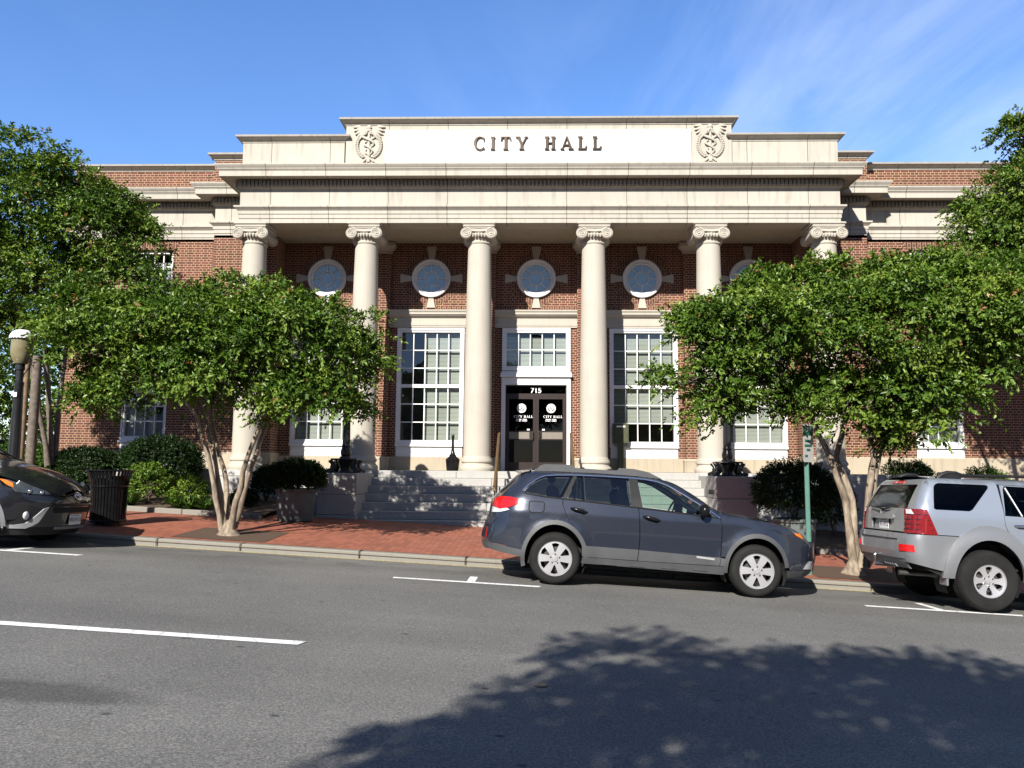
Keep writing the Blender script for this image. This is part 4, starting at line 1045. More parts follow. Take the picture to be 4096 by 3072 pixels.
# planters with clipped plants
def planter(x, y, lab, lab2, seed, rtop=.43, h=.66, prx=.68, top=.12):
    z = walk_z(x, y); t = thing('planter', lab, 'planter', (x, y, z), 'grey planters either side of the steps')
    m = MB(); m.lathe([(rtop * .80, 0), (rtop * .83, .02), (rtop * .93, h - .08), (rtop * .97, h - .075), (rtop, h - .06), (rtop, h - .01), (rtop * .98, h), (rtop * .9, h), (rtop * .88, h - .06)], (x, y, z), 40, cap=False); m.build('tub', M['planter'], t)
    m = MB(); m.lathe([(rtop * .9, h - .07), (0, h - .05)], (x, y, z), 24, cap=False); m.build('soil', M['soil'], t)
    rng = np.random.default_rng(seed); zb = z + h - .08
    s = thing('boxwood', lab2, 'shrub', (x, y, zb), 'clipped bushes in the grey planters'); hh = top - zb
    mm = MB()
    for k in range(6):
        a = rng.random() * 6.28; limb(mm, (x, y, zb), (x + cos(a) * .3, y + sin(a) * .3, zb + hh * .6), .015, .005, rng)
    mm.build('stem', M['twig'], s)
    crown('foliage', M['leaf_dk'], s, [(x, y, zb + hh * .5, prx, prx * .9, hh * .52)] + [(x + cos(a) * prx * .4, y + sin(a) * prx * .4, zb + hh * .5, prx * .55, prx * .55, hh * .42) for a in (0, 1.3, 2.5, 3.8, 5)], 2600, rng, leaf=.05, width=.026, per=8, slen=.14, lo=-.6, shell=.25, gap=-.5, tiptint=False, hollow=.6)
planter(-4.93, 16.42, 'round grey planter left of the steps below the left iron lamp', 'dark clipped bush growing in the left planter', 81, prx=.56, top=.17)
planter(5.25, 16.42, 'round grey planter behind the green sign post', 'large dark dome shaped bush in the planter behind the sign post', 82, prx=.78, top=.28)

# ------------------------------------------------------------------ street furniture
# litter bin of flared slats
bx, by = -7.6, 14.1; bz = walk_z(bx, by)
t = thing('litter_bin', 'glossy black slatted litter bin with a flared rim', 'litter bin', (bx, by, bz))
m = MB(); pr = [(.295, .05), (.30, .4), (.305, .62), (.325, .80), (.37, .93), (.385, .955)]
for k in range(36):
    a = 2 * pi * k / 36; c_, s_ = cos(a), sin(a); w_ = .019
    v = []
    for r, h in pr:
        for dr in (0, -.008):
            for q in (-w_, w_): v.append((bx + c_ * (r + dr) - s_ * q, by + s_ * (r + dr) + c_ * q, bz + h))
    f = []
    for i in range(len(pr) - 1):
        o = i * 4; f += [(o, o + 1, o + 5, o + 4), (o + 2, o + 6, o + 7, o + 3), (o, o + 4, o + 6, o + 2), (o + 1, o + 3, o + 7, o + 5)]
    m.add(v, f)
m.build('slat_body', M['gloss_black'], t, smooth=0)
for r, h in ((.30, .08), (.312, .68), (.388, .955)): m = MB(); m.tube([(bx + r * cos(2 * pi * k / 40), by + r * sin(2 * pi * k / 40), bz + h) for k in range(41)], .014, 6); m.build('band', M['gloss_black'], t)
m = MB(); m.lathe([(.0, .06), (.275, .06), (.285, .86), (.26, .86)], (bx, by, bz), 32); m.build('liner', M['black_plastic'], t)
m = MB(); m.lathe([(.2, 0), (.2, .03), (.27, .05), (.27, .07)], (bx, by, bz), 24); m.build('foot', M['gloss_black'], t)

# ash urn on the landing
ux, uy = -2.06, 19.85
t = thing('ash_urn', 'black cigarette urn with a tall thin neck on the landing', 'ash urn', (ux, uy, 0))
m = MB(); m.lathe([(.14, 0), (.15, .02), (.175, .26), (.18, .285), (.17, .29)], (ux, uy, 0), 28); m.build('base', M['gloss_black'], t)
m = MB(); m.lathe([(.17, .285), (.15, .31), (.10, .35), (.06, .42), (.04, .50), (.033, .56), (.03, .80), (.036, .805), (.036, .90), (.03, .91), (0, .915)], (ux, uy, 0), 24); m.build('neck', M['gloss_black'], t)

# iron lamps on the pedestals
def pedestal_lamp(x, y, lab):
    t = thing('iron_lamp', lab, 'lamp', (x, y, -.06), 'iron lamps on the pedestals'); z = -.06
    m = MB()
    for sx in (-1, 1):
        for sy in (-1, 1):
            P = [(.36, .02), (.29, .05), (.22, .12), (.245, .2), (.29, .28)]
            m.tube([(x + sx * a, y + sy * a * .8, z + b) for a, b in P], [.055, .06, .062, .05, .045], 8)
            m.ball((x + sx * .245, y + sy * .2, z + .14), .06, 10, 8)
            m.ball((x + sx * .30, y + sy * .24, z + .255), .035, 8, 6)
    m.bbox(x - .36, x + .36, y - .30, y + .30, z, z + .03, .008)
    m.lathe([(.14, .03), (.12, .1), (.15, .18), (.20, .27), (.1, .3)], (x, y, z), 16)
    m.bbox(x - .29, x + .29, y - .24, y + .24, z + .285, z + .325, .01)
    m.build('claw_base', M['blackmetal'], t, smooth=50)
    m = MB(); m.lathe([(.15, .325), (.13, .36), (.105, .38), (.118, .42), (.125, .47), (.10, .56), (.092, .58), (.11, .60), (.092, .63), (.085, .68)], (x, y, z), 20); m.build('pole_foot', M['blackmetal'], t, smooth=50)
    m = MB(); n = 20
    def fl(u, v):
        a = 2 * pi * u; r = (.083 - .022 * v) * (1 + (.06 if int(round(u * 40)) % 2 else -.04)); return (x + r * cos(a), y + r * sin(a), z + .68 + 1.25 * v)
    m.grid(fl, 40, 6, True); m.build('pole', M['blackmetal'], t, smooth=30)
    m = MB(); m.lathe([(.062, 1.93), (.10, 1.96), (.10, 2.0), (.07, 2.04), (.13, 2.08), (.14, 2.1), (.10, 2.12)], (x, y, z), 20); m.build('collar', M['blackmetal'], t)
    m = MB(); m.lathe([(.09, 2.12), (.15, 2.2), (.185, 2.32), (.17, 2.44), (.10, 2.52), (0, 2.55)], (x, y, z), 24); m.build('globe', M['amber'], t)
    return t
def amber():
    t = NT('amber lamp glass')
    n = t.noise(6, 2)
    p = t.pbsdf(Base_Color=t.ramp(n, [(.3, (.22, .19, .10)), (.7, (.3, .265, .155))]), Roughness=.2)
    p.inputs['Transmission Weight'].default_value = .25; return t.m
M['amber'] = amber()
pedestal_lamp(-4.31, 18.05, 'black iron lamp with a claw foot on the left granite pedestal')
pedestal_lamp(4.31, 18.05, 'black iron lamp with a claw foot on the right granite pedestal')

# street lamp at far left
lx, ly = -8.95, 13.45; lz = walk_z(lx, ly)
t = thing('street_lamp', 'black street lamp with amber acorn globe under a white scalloped cap', 'street lamp', (lx, ly, lz))
m = MB(); m.lathe([(.17, 0), (.17, .3), (.13, .36), (.115, .5), (.10, .6), (.085, 1.6), (.07, 2.35), (.075, 2.37), (.075, 2.42), (.055, 2.44), (.055, 2.62), (.07, 2.64), (.07, 2.74)], (lx, ly, lz), 24); m.build('pole', M['blackmetal'], t)
m = MB()
for s in (-1, 1): m.tube([(lx + s * .05, ly, lz + 2.46), (lx + s * .07, ly, lz + 2.56), (lx + s * .14, ly, lz + 2.66), (lx + s * .175, ly, lz + 2.76), (lx + s * .165, ly, lz + 2.84)], .009, 6)
m.build('scroll_arm', M['blackmetal'], t)
m = MB(); m.lathe([(.085, 2.74), (.10, 2.745), (.13, 2.80), (.16, 2.90), (.17, 3.0), (.168, 3.14), (.16, 3.2)], (lx, ly, lz), 32, cap=False); m.build('globe', M['amber'], t)
m = MB()
def dome(u, v):
    a = 2 * pi * u; r = .205 * sin(v * pi / 2) ** .8; return (lx + r * cos(a), ly + r * sin(a), lz + 3.345 - .16 * (1 - cos(v * pi / 2)) - (.012 if v > .99 and int(round(u * 48)) % 2 else 0))
m.grid(dome, 48, 10, True); m.build('cap', M['white'], t, smooth=60)
m = MB(); m.bbox(lx - .035, lx + .03, ly - .095, ly - .08, lz + 2.16, lz + 2.24, .004); m.build('tag_plate', M['letter'], t, smooth=0)

# timber posts at far left
for px, y, r, h, mt, lab in ((66, 14.9, .088, 3.0, 'wood', 'grey weathered timber post right of the street lamp'), (44, 15.2, .062, 3.2, 'tan', 'thin tan timber post directly behind the street lamp')):
    c = PX(px, 990, y); zb = walk_z(c[0], y); m = MB(); m.lathe([(r * 1.05, -.1), (r, 1.0), (r * .95, h), (0, h + .01)], (c[0], y, zb), 14)
    tag(m.build('timber_post', M[mt], None, base=(c[0], y, zb)), lab, 'post', 'timber posts behind the street lamp')

# parking sign on a green U-channel post
sx_, sy_ = 4.48, 13.35; sz = walk_z(sx_, sy_)
t = thing('parking_sign', 'grey parking sign turned half edgewise on a green steel post', 'sign', (sx_, sy_, sz)); 
th = radians(40); ca, sa = cos(th), sin(th)
R2 = Matrix.Translation((sx_, sy_, sz)) @ Matrix.Rotation(th, 4, 'Z')
m = MB(); m.box(-.035, .035, -.004, .004, -.3, 2.42); m.box(-.035, -.029, -.035, -.004, -.3, 2.42); m.box(.029, .035, -.035, -.004, -.3, 2.42); m.xf(Matrix.Translation((sx_, sy_, sz)) @ Matrix.Rotation(radians(-12), 4, 'Z')); m.build('post', M['greenpost'], t, smooth=0)
def rrect(x0, x1, z0, z1, r=.02): return [(cx + r * cos(a), cz + r * sin(a)) for cx, cz, a0 in ((x1 - r, z1 - r, 0), (x0 + r, z1 - r, 90), (x0 + r, z0 + r, 180), (x1 - r, z0 + r, 270)) for a in [radians(a0 + k * 30) for k in range(4)]]
M['sign'] = plain('sign face', (.42, .42, .40), .4, var=.06); M['signgreen'] = plain('sign green', (.02, .10, .07), .4, var=.08)
m = MB(); m.plate([rrect(-.15, .15, 1.83, 2.45)], lambda u, v, k: (u, k, v), -.050, -.046); m.xf(R2); m.build('sign_plate', M['sign'], t, smooth=0)
m = MB(); m.plate([rect(-.145, .145, 2.27, 2.43)], lambda u, v, k: (u, k, v), -.053, -.0505, [rect(-.05, .08, 2.335, 2.415)]); m.xf(R2); m.build('sign_header', M['signgreen'], t, smooth=0)
m = MB()
for z, a, b in ((2.18, -.1, .08), (2.10, -.11, .10), (2.03, -.06, .05), (1.93, -.11, -.03)):
    m = MB(); m.box(a, b, -.053, -.0505, z - .02, z + .02); m.xf(R2); m.build('sign_text', M['signgreen'], t, smooth=0)

# handrails down the steps
for x, lab in ((-.885, 'wooden handrail on the steps left of the doors'), (.86, 'wooden handrail on the steps right of the doors')):
    t = thing('handrail', lab, 'handrail', (x, 19.2, 0), 'handrails on the steps')
    m = MB(); P = [(x, 19.55, .93), (x, 19.3, .90), (x, 17.7, -.16), (x, 17.45, -.3), (x, 17.4, -.42)]
    m.tube(P, [.030, .033, .033, .033, .025], 10, flat=.75, fdir=(0, .4, .8)); m.build('rail', M['oak'], t)
    for y, z0, z1 in ((19.4, 0, .88), (18.45, -.54, .3), (17.55, -1.08, -.3)):
        m = MB(); m.tube([(x, y, z0), (x, y, z1)], .02, 8); m.build('post', M['bronze'], t)
# notice box in front of the tall window right of the doors
t = thing('drop_box', 'olive green metal drop box in front of the window right of the doors', 'drop box', (2.27, 21.3, .72))
m = MB(); m.bbox(2.06, 2.48, 21.22, 21.43, .76, 1.29, .01); m.build('case', M['olive'], t)
m = MB(); m.plate([rect(2.10, 2.44, .80, 1.25)], H(21.22), -.008, -.001, [rect(2.12, 2.42, .82, 1.23)]); m.build('door_trim', M['olive'], t, smooth=0)
m = MB(); m.box(2.155, 2.385, 21.205, 21.219, 1.185, 1.225); m.build('slot_plate', M['letter'], t, smooth=0)
m = MB(); m.box(2.2, 2.34, 21.23, 21.42, -.0, .76); m.build('stand', M['olive'], t, smooth=0)
# small security light at the roof edge
p = PX(457, 338, 21.0); t = thing('flood_light', 'small white flood light at the roof edge left of the portico', 'flood light', p)
m = MB(); m.ball(p, .045, 10, 8); m.build('lamp_head', M['letter'], t); m = MB(); m.tube([p, (p[0], p[1] + .1, p[2] - .08)], .012, 6); m.build('bracket', M['blackmetal'], t)

# ------------------------------------------------------------------ beyond the building on the left, and across the street
def big_tree(label, base, lobes, n, seed, group, mat='leaf_md', r=.2, leaf=.16, width=.09):
    rng = np.random.default_rng(seed); t = thing('shade_tree', label, 'tree', base, group)
    c = max(lobes, key=lambda l: l[5]); m = MB(); top = (c[0], c[1], c[2] - c[5] * .3); pts = limb(m, base, top, r, r * .6, rng, .04, 8, 10)
    for l in lobes: limb(m, pts[5], l[:3], r * .45, .03, rng, .08, 5, 6)
    m.build('trunk', M['wood'], t, smooth=60)
    crown('crown', M[mat], t, lobes, n, rng, leaf=leaf, width=width, per=9, slen=.5, gap=-.1, tiptint=False, gf=.8, shell=.45)
GB = 'trees beyond the left end of the building'
big_tree('dark leafy tree beyond the left end of the building, nearest the wall', (-16.4, 27, -1), [(-16.2, 27, 3.6, 2.4, 2.0, 2.0), (-17.8, 27, 2.2, 2.0, 1.8, 1.6), (-15.4, 28, 2.0, 1.6, 1.6, 1.5)], 900, 91, GB, 'leaf')
big_tree('dark leafy tree far left behind the street lamp', (-19.5, 26, -1), [(-19.5, 26, 3.4, 2.4, 2.2, 2.2), (-20.5, 26, 1.6, 2.0, 1.8, 1.6), (-18.6, 25.5, 1.5, 1.5, 1.4, 1.3)], 900, 92, GB, 'leaf')
big_tree('broad dark tree in the gap at the far left, furthest back', (-21, 33, -1), [(-20, 33, 2.6, 3.4, 2.4, 3.0), (-23.5, 33, 3.0, 3.0, 2.4, 3.0), (-17.6, 33, 1.6, 2.2, 2.0, 2.2)], 1300, 93, GB, 'leaf_md')
GR = 'trees beyond the right end of the building'
big_tree('leafy tree beyond the right end of the building, nearer the wall', (18.5, 26, -2.4), [(18.5, 26, 3.2, 2.6, 2.2, 2.4), (20.4, 26, 1.6, 2.2, 2.0, 1.8), (17.0, 26.5, 1.2, 1.4, 1.5, 1.4)], 900, 101, GR, 'leaf')
big_tree('broad leafy tree beyond the right end of the building, further from the wall', (25, 29, -2.6), [(25, 29, 2.8, 3.4, 2.6, 2.8), (28, 29, 1.6, 2.6, 2.2, 2.0), (22.5, 29, .8, 2.0, 1.8, 1.6)], 1000, 102, GR, 'leaf_md')
rngb = np.random.default_rng(95)
t = thing('hedge', 'dark hedge under the trees at the far left', 'hedge', (-17, 23.5, -.6))
m = MB(); limb(m, (-17, 23.5, -.6), (-17, 23.5, .6), .05, .01, rngb); m.build('stem', M['twig'], t)
crown('foliage', M['leaf_dk'], t, [(-20 + 1.3 * k, 23.5, .0, 1.1, .9, .85 + .2 * (k % 2)) for k in range(6)], 1500, rngb, leaf=.09, width=.045, per=8, slen=.25, gap=-.5, tiptint=False)
def house(lab, x0, x1, y0, y1, h, rh, wallm, roofm, z0, axis='x', front=1):
    t = thing('house', lab, 'house', ((x0 + x1) / 2, (y0 + y1) / 2, z0))
    m = MB(); m.box(x0, x1, y0, y1, z0, z0 + h)
    if axis == 'y': m.add([(x0, y, z0 + h) for y in (y0, y1)] + [(x1, y, z0 + h) for y in (y0, y1)] + [((x0 + x1) / 2, y, z0 + h + rh) for y in (y0, y1)], [(0, 2, 4), (1, 5, 3)])
    else: m.add([(x, y0, z0 + h) for x in (x0, x1)] + [(x, y1, z0 + h) for x in (x0, x1)] + [(x, (y0 + y1) / 2, z0 + h + rh) for x in (x0, x1)], [(0, 4, 2), (1, 3, 5)])
    m.build('wall', M[wallm], t, smooth=0)
    r = MB(); e = .35; k = rh / ((x1 - x0) / 2 if axis == 'y' else (y1 - y0) / 2)
    for s in (-1, 1):
        if axis == 'y':
            xm = (x0 + x1) / 2; xe = xm + s * ((x1 - x0) / 2 + e); ze = z0 + h - e * k
            r.add([(xm, y0 - e, z0 + h + rh + .02), (xm, y1 + e, z0 + h + rh + .02), (xe, y1 + e, ze + .02), (xe, y0 - e, ze + .02), (xm, y0 - e, z0 + h + rh + .14), (xm, y1 + e, z0 + h + rh + .14), (xe, y1 + e, ze + .14), (xe, y0 - e, ze + .14)], [(0, 1, 2, 3), (4, 7, 6, 5), (2, 6, 7, 3), (0, 3, 7, 4), (1, 5, 6, 2)])
        else:
            ym = (y0 + y1) / 2; ye = ym + s * ((y1 - y0) / 2 + e); ze = z0 + h - e * k
            r.add([(x0 - e, ym, z0 + h + rh + .02), (x1 + e, ym, z0 + h + rh + .02), (x1 + e, ye, ze + .02), (x0 - e, ye, ze + .02), (x0 - e, ym, z0 + h + rh + .14), (x1 + e, ym, z0 + h + rh + .14), (x1 + e, ye, ze + .14), (x0 - e, ye, ze + .14)], [(0, 1, 2, 3), (4, 7, 6, 5), (2, 6, 7, 3), (0, 3, 7, 4), (1, 5, 6, 2)])
    r.build('roof', M[roofm], t, smooth=0)
    yf = y1 if front > 0 else y0
    n = max(2, int((x1 - x0) / 2.4))
    for zz in ((.9, 2.4), (3.7, 5.1)):
        if zz[1] > h: continue
        for k in range(n):
            xc = x0 + (k + .5) * (x1 - x0) / n
            w = MB(); w.plate([rect(xc - .5, xc + .5, z0 + zz[0], z0 + zz[1])], H(yf), -.06 if front < 0 else -.05, .05 if front < 0 else .06, [rect(xc - .42, xc + .42, z0 + zz[0] + .08, z0 + zz[1] - .08)]); o = w.build('window', M['white'], t, smooth=0)
            g = MB(); g.add([(xc - .42, yf + .02 * front, z0 + zz[0] + .08), (xc + .42, yf + .02 * front, z0 + zz[0] + .08), (xc + .42, yf + .02 * front, z0 + zz[1] - .08), (xc - .42, yf + .02 * front, z0 + zz[1] - .08)], [(0, 1, 2, 3)]); g.build('pane', M['dark'], o, smooth=0)
M['siding'] = plain('pale siding', (.5, .48, .44), .7, var=.06); M['slate'] = plain('slate roof', (.06, .06, .065), .8, var=.2); M['tile'] = plain('pinkish tiles', (.30, .19, .16), .85, var=.2, scale=20)
house('house with a pinkish tiled roof behind the trees at the far left', -22, -15.2, 34.5, 42, 2.6, 1.9, 'siding', 'tile', -.6, 'x', -1)
house('brick house across the street behind the viewer', 3, 16, -32, -22, 8.6, 3.6, 'brick', 'slate', -2.2, 'x')
house('pale gabled house across the street behind the viewer', -12, -2, -32, -22, 8.8, 4.2, 'siding', 'slate', -1.0, 'y')
house('long brick house across the street, far right behind the viewer', 18, 40, -32, -22, 7.6, 3.0, 'brick', 'slate', -2.8, 'x')
house('long pale house across the street, far left behind the viewer', -36, -15, -32, -22, 7.8, 3.0, 'siding', 'slate', -.4, 'x')
big_tree('broad tree across the street behind the viewer', (8.5, -19, -2), [(8.5, -19, 5.6, 3.6, 2.2, 3.4), (10.8, -19, 3.6, 2.8, 2.2, 2.4), (6.0, -19, 3.2, 2.4, 2.0, 2.2)], 1000, 97, 'street trees behind the viewer')
big_tree('tall tree across the street behind the viewer at the left', (-15, -19, -.8), [(-14.5, -19, 6.2, 3.6, 2.4, 3.6), (-17, -19, 4.2, 2.8, 2.2, 2.6), (-12, -19, 3.2, 2.4, 2.0, 2.0)], 1000, 98, 'street trees behind the viewer')
# ------------------------------------------------------------------ cars
class Body:
    """car surface in local coordinates: x forward from the rear axle, y left, z up"""
    def __init__(s, ztop, w, xf, xr, xf1, nf, xr1, nr, rr=.06, flares=(), crown=.03, crease=()):
        s.zt = cinterp(ztop); s.w_ = cinterp(w); s.xf_ = cinterp(xf); s.xr_ = cinterp(xr)
        s.xf1, s.nf, s.xr1, s.nr, s.rr, s.fl, s.cr, s.crease = xf1, nf, xr1, nr, rr, flares, crown, crease
    def W(s, x, z):
        b = s.w_(z)
        if x > s.xf1:
            t = min(.9999, (x - s.xf1) / max(.05, s.xf_(z) - s.xf1)); b *= (1 - t ** s.nf) ** (1 / s.nf)
        elif x < s.xr1:
            t = min(.9999, (s.xr1 - x) / max(.05, s.xr1 - s.xr_(z))); b *= (1 - t ** s.nr) ** (1 / s.nr)
        for xc, zc, r, a in s.fl:
            d = math.hypot(x - xc, z - zc); b += a * (1 - smoothstep(r, r + .17, d)) * smoothstep(zc - .25, zc + .1, z)
        for zc, h, a in s.crease: b += a * max(0, 1 - abs(z - zc) / h)
        d = s.zt(x) - z
        if d < s.rr: d = max(0, d); b -= s.rr * (1 - sqrt(max(0, 1 - (1 - d / s.rr) ** 2)))
        return b
    def side(s, sg, off=0.0): return lambda u, v, t=0: (u, sg * (s.W(u, v) + off + t), v)
    def front(s, off=0.0):
        def f(y, z, t=0):
            q = min(.9999, abs(y) / s.w_(z)); return (s.xf1 + (s.xf_(z) - s.xf1) * (1 - q ** s.nf) ** (1 / s.nf) + off + t, y, z)
        return f
    def rear(s, off=0.0):
        def f(y, z, t=0):
            q = min(.9999, abs(y) / s.w_(z)); return (s.xr1 - (s.xr1 - s.xr_(z)) * (1 - q ** s.nr) ** (1 / s.nr) - off - t, y, z)
        return f
    def xsf(s, z, q): return s.xf1 + (s.xf_(z) - s.xf1) * (1 - q ** s.nf) ** (1 / s.nf)
    def xsr(s, z, q): return s.xr1 - (s.xr1 - s.xr_(z)) * (1 - q ** s.nr) ** (1 / s.nr)
    def top(s, m, x0, x1, nx=24, ny=12, off=0, crown=None, inset=0, bow=0):
        """sheet over the car between x0 and x1"""
        c = s.cr if crown is None else crown
        def f(u, v):
            x = x0 + (x1 - x0) * u; z = s.zt(x); w = s.W(x, z) - inset; y = (v * 2 - 1); k = 1 - y * y
            return (x + bow * k, y * w, z + c * k * min(1, w / .5) + off)
        return m.grid(f, nx, ny)

def skin(m, poly, mp, step=.06, rim=.018, holes=(), rs=-1):
    """2d outline mapped onto the body, with a short rim turned inwards (the shut line)"""
    P, F = tri2d([poly], holes, step)
    v = [mp(a, b) for a, b in P]; n = len(P); f = list(F)
    if rim:
        v += [mp(a, b, -rim) for a, b in P]
        f += [(a, b, n + b, n + a)[::-1] for a, b in bound_edges(F)]
    return m.add(v, f)
def arc(cx, cz, rx, rz, a0, a1, n=18): return [(cx + rx * cos(radians(a0 + (a1 - a0) * k / n)), cz + rz * sin(radians(a0 + (a1 - a0) * k / n))) for k in range(n + 1)]

def wheel(parent, x, y, z, R, wd, rim, sg, spokes=6, style=0, tread=True):
    """sg = side the rim face looks to"""
    t = MB(); h = wd / 2; rr = rim
    pr = [(rr * .97, -h * .8), (rr, -h * .95), (rr + (R - rr) * .5, -h * 1.04), (R - .03, -h * .97), (R - .008, -h * .8), (R, -h * .55), (R, h * .55), (R - .008, h * .8), (R - .03, h * .97), (rr + (R - rr) * .5, h * 1.04), (rr, h * .95), (rr * .97, h * .8)]
    t.lathe([(r, q) for r, q in pr], (x, y, z), 56, 'y', cap=False)
    if tread:
        for k in range(3):
            yy = (k - 1) * wd * .24
            t.lathe([(R + .001, yy - .014), (R + .004, yy - .012), (R + .004, yy + .012), (R + .001, yy + .014)], (x, y, z), 56, 'y', cap=False)
    o = t.build('wheel', M['rubber'], parent, smooth=35)
    r = MB(); yo = y + sg * h * .72
    r.lathe([(rr * .93, -sg * h * 1.3), (rr * .95, -sg * .05), (rr * .97, sg * .02), (rr * 1.0, sg * .03), (rr * 1.0, sg * .012)], (x, yo, z), 48, 'y', cap=False)
    holes = []
    for k in range(spokes):
        a = 2 * pi * k / spokes + pi / 2
        if style == 0: rad = [(.40, .10), (.86, .26), (.89, .0), (.86, -.26), (.40, -.10), (.36, 0)]
        elif style == 1: rad = [(.42, .17), (.66, .27), (.84, .23), (.88, .0), (.84, -.23), (.66, -.27), (.42, -.17), (.38, 0)]
        else: rad = [(.35, .12), (.88, .3), (.9, 0), (.88, -.3), (.35, -.12)]
        holes.append([(rr * q * cos(a + d), rr * q * sin(a + d)) for q, d in rad])
    def face(u, v, tt):
        q = math.hypot(u, v) / rr; return (x + u, yo + sg * (.02 + (-.035 if style == 1 else .012) * (1 - q * q) + tt), z + v)
    r.plate([circ(0, 0, rr * .96, 48)], face, -.03, 0, holes, rr * .2)
    r.lathe([(.04, .0), (.036, sg * .012), (0, sg * .014)], (x, face(0, 0, 0)[1], z), 20, 'y', cap=False)
    r.build('rim', M['alloy'], o, smooth=25)
    n = MB()
    for k in range(5 if style == 0 else 6):
        a = 2 * pi * k / (5 if style == 0 else 6) + pi / 2; q = .062
        n.lathe([(.012, 0), (.011, sg * .012), (0, sg * .013)], (x + q * cos(a), face(q, 0, 0)[1], z + q * sin(a)), 8, 'y', cap=False)
    n.build('lug_nut', M['chrome'], o, smooth=30)
    d = MB(); d.lathe([(0, 0), (rr * .68, 0), (rr * .68, -sg * .02), (rr * .9, -sg * .06), (rr * .9, -sg * .08)], (x, yo - sg * .055, z), 32, 'y', cap=False); d.build('brake_disc', M['disc'], o, smooth=30)
    return o
M['disc'] = plain('brake disc', (.10, .095, .09), .5, .7, var=.2)
M['carglass'] = glass_mat('clear car glass', (.60, .74, .68), base=.03)
M['privacy'] = glass_mat('tinted car glass', (.15, .17, .18), base=.05)
M['privacy2'] = glass_mat('dark tinted car glass', (.03, .035, .05), (.3, .33, .38), base=.01)
M['rearglass'] = glass_mat('dusty rear glass', (.03, .035, .05), (.22, .23, .25), base=.01, rough=.12)
M['badge'] = plain('silver badge', (.4, .4, .4), .4, .3, var=.05)
M['paint1'] = paint_mat('graphite blue paint', (.021, .026, .041), .3, .26, .4, 1.0, .03)
M['paint2'] = paint_mat('silver blue paint', (.27, .305, .36), .12, .32, .45, .9, .06)
M['paint2g'] = paint_mat('grey two-tone paint', (.175, .182, .195), .15, .4, .3, .5, .12)
M['paint3'] = paint_mat('black slate paint', (.012, .013, .017), .3, .24, .4, 1.0, .04)
def lens(name, c, em=0):
    t = NT(name); p = t.pbsdf(Base_Color=t.ramp(t.noise(30, 2), [(.3, tuple(x * .8 for x in c)), (.7, c)]), Roughness=.12); p.inputs['Coat Weight'].default_value = 1; p.inputs['Coat Roughness'].default_value = .02; return t.m
M['red'] = lens('red lamp lens', (.55, .012, .012)); M['red2'] = lens('dark red lamp lens', (.20, .012, .014)); M['amberlens'] = lens('amber lamp lens', (.8, .19, .01)); M['clearlens'] = lens('clear lamp lens', (.6, .6, .6)); M['headlens'] = lens('headlamp lens', (.055, .065, .072)); M['plate'] = plain('licence plate', (.62, .63, .63), .45, var=.03)
M['seat'] = plain('grey seat cloth', (.05, .05, .052), .9, var=.1); M['trimgrey'] = plain('interior trim', (.04, .042, .044), .8, var=.1)

def cabin(root, B, x0, x1, xs, belt, zf, w, roof, wheel_x=None, wheel_y=.36):
    """floor, dash, seats and steering wheel"""
    m = MB(); m.box(x0, x1, -w, w, zf - .03, zf); m.build('floor_pan', M['dark'], root, smooth=0)
    for sx, zs in xs:
        for sy in ((-.37, .37)):
            m = MB(); m.bbox(sx - .05, sx + .45, sy - .25, sy + .25, zf + .12, zf + .36, .05)
            i0 = len(m.v); m.bbox(-.08, .08, sy - .24, sy + .24, 0, .60, .06); m.xf(Matrix.Translation((sx, 0, zf + .32)) @ Matrix.Rotation(radians(-14), 4, 'Y'), i0)
            i0 = len(m.v); m.bbox(-.05, .05, sy - .13, sy + .13, .62, .80, .045); m.xf(Matrix.Translation((sx, 0, zf + .32)) @ Matrix.Rotation(radians(-12), 4, 'Y'), i0)
            m.build('seat', M['seat'], root, smooth=40)
    if wheel_x:
        m = MB(); m.bbox(wheel_x + .25, wheel_x + .75, -w * .95, w * .95, belt - .32, belt - .06, .06); m.build('dashboard', M['trimgrey'], root, smooth=40)
        m = MB(); c = Vector((wheel_x, wheel_y, belt - .04)); a1 = Vector((0, 1, 0)); a2 = Vector((.35, 0, .94)).normalized()
        m.tube([c + a1 * .185 * cos(2 * pi * k / 28) + a2 * .185 * sin(2 * pi * k / 28) for k in range(29)], .014, 6); m.tube([c, c + Vector((.3, 0, -.12))], .03, 8); m.tube([c - a1 * .18, c + a1 * .18], .018, 6); m.build('steering_wheel', M['dark'], root)
        m = MB(); m.bbox(wheel_x + .52, wheel_x + .55, -.12, .12, roof - .17, roof - .10, .01); m.build('inner_mirror', M['dark'], root)

def underside(root, B, x0, x1, z, wells, w):
    m = MB(); m.box(x0, x1, -w + .1, w - .1, z, z + .12)
    xs = sorted(c for c, _, _ in wells)
    m.build('underbody', M['dark'], root, smooth=0)
    for c, zc, r in wells:
        for sg in (-1, 1):
            m = MB(); pts = arc(c, zc, r, r, -25, 205, 20)
            v = [(a, sg * q, b) for a, b in pts for q in (w - .06, w - .36)]; f = [(2 * i, 2 * i + 1, 2 * i + 3, 2 * i + 2) for i in range(len(pts) - 1)]
            m.add(v, f); m.add([(a, sg * (w - .36), b) for a, b in pts], [range(len(pts))]); m.build('wheel_well', M['dark'], root, smooth=0)

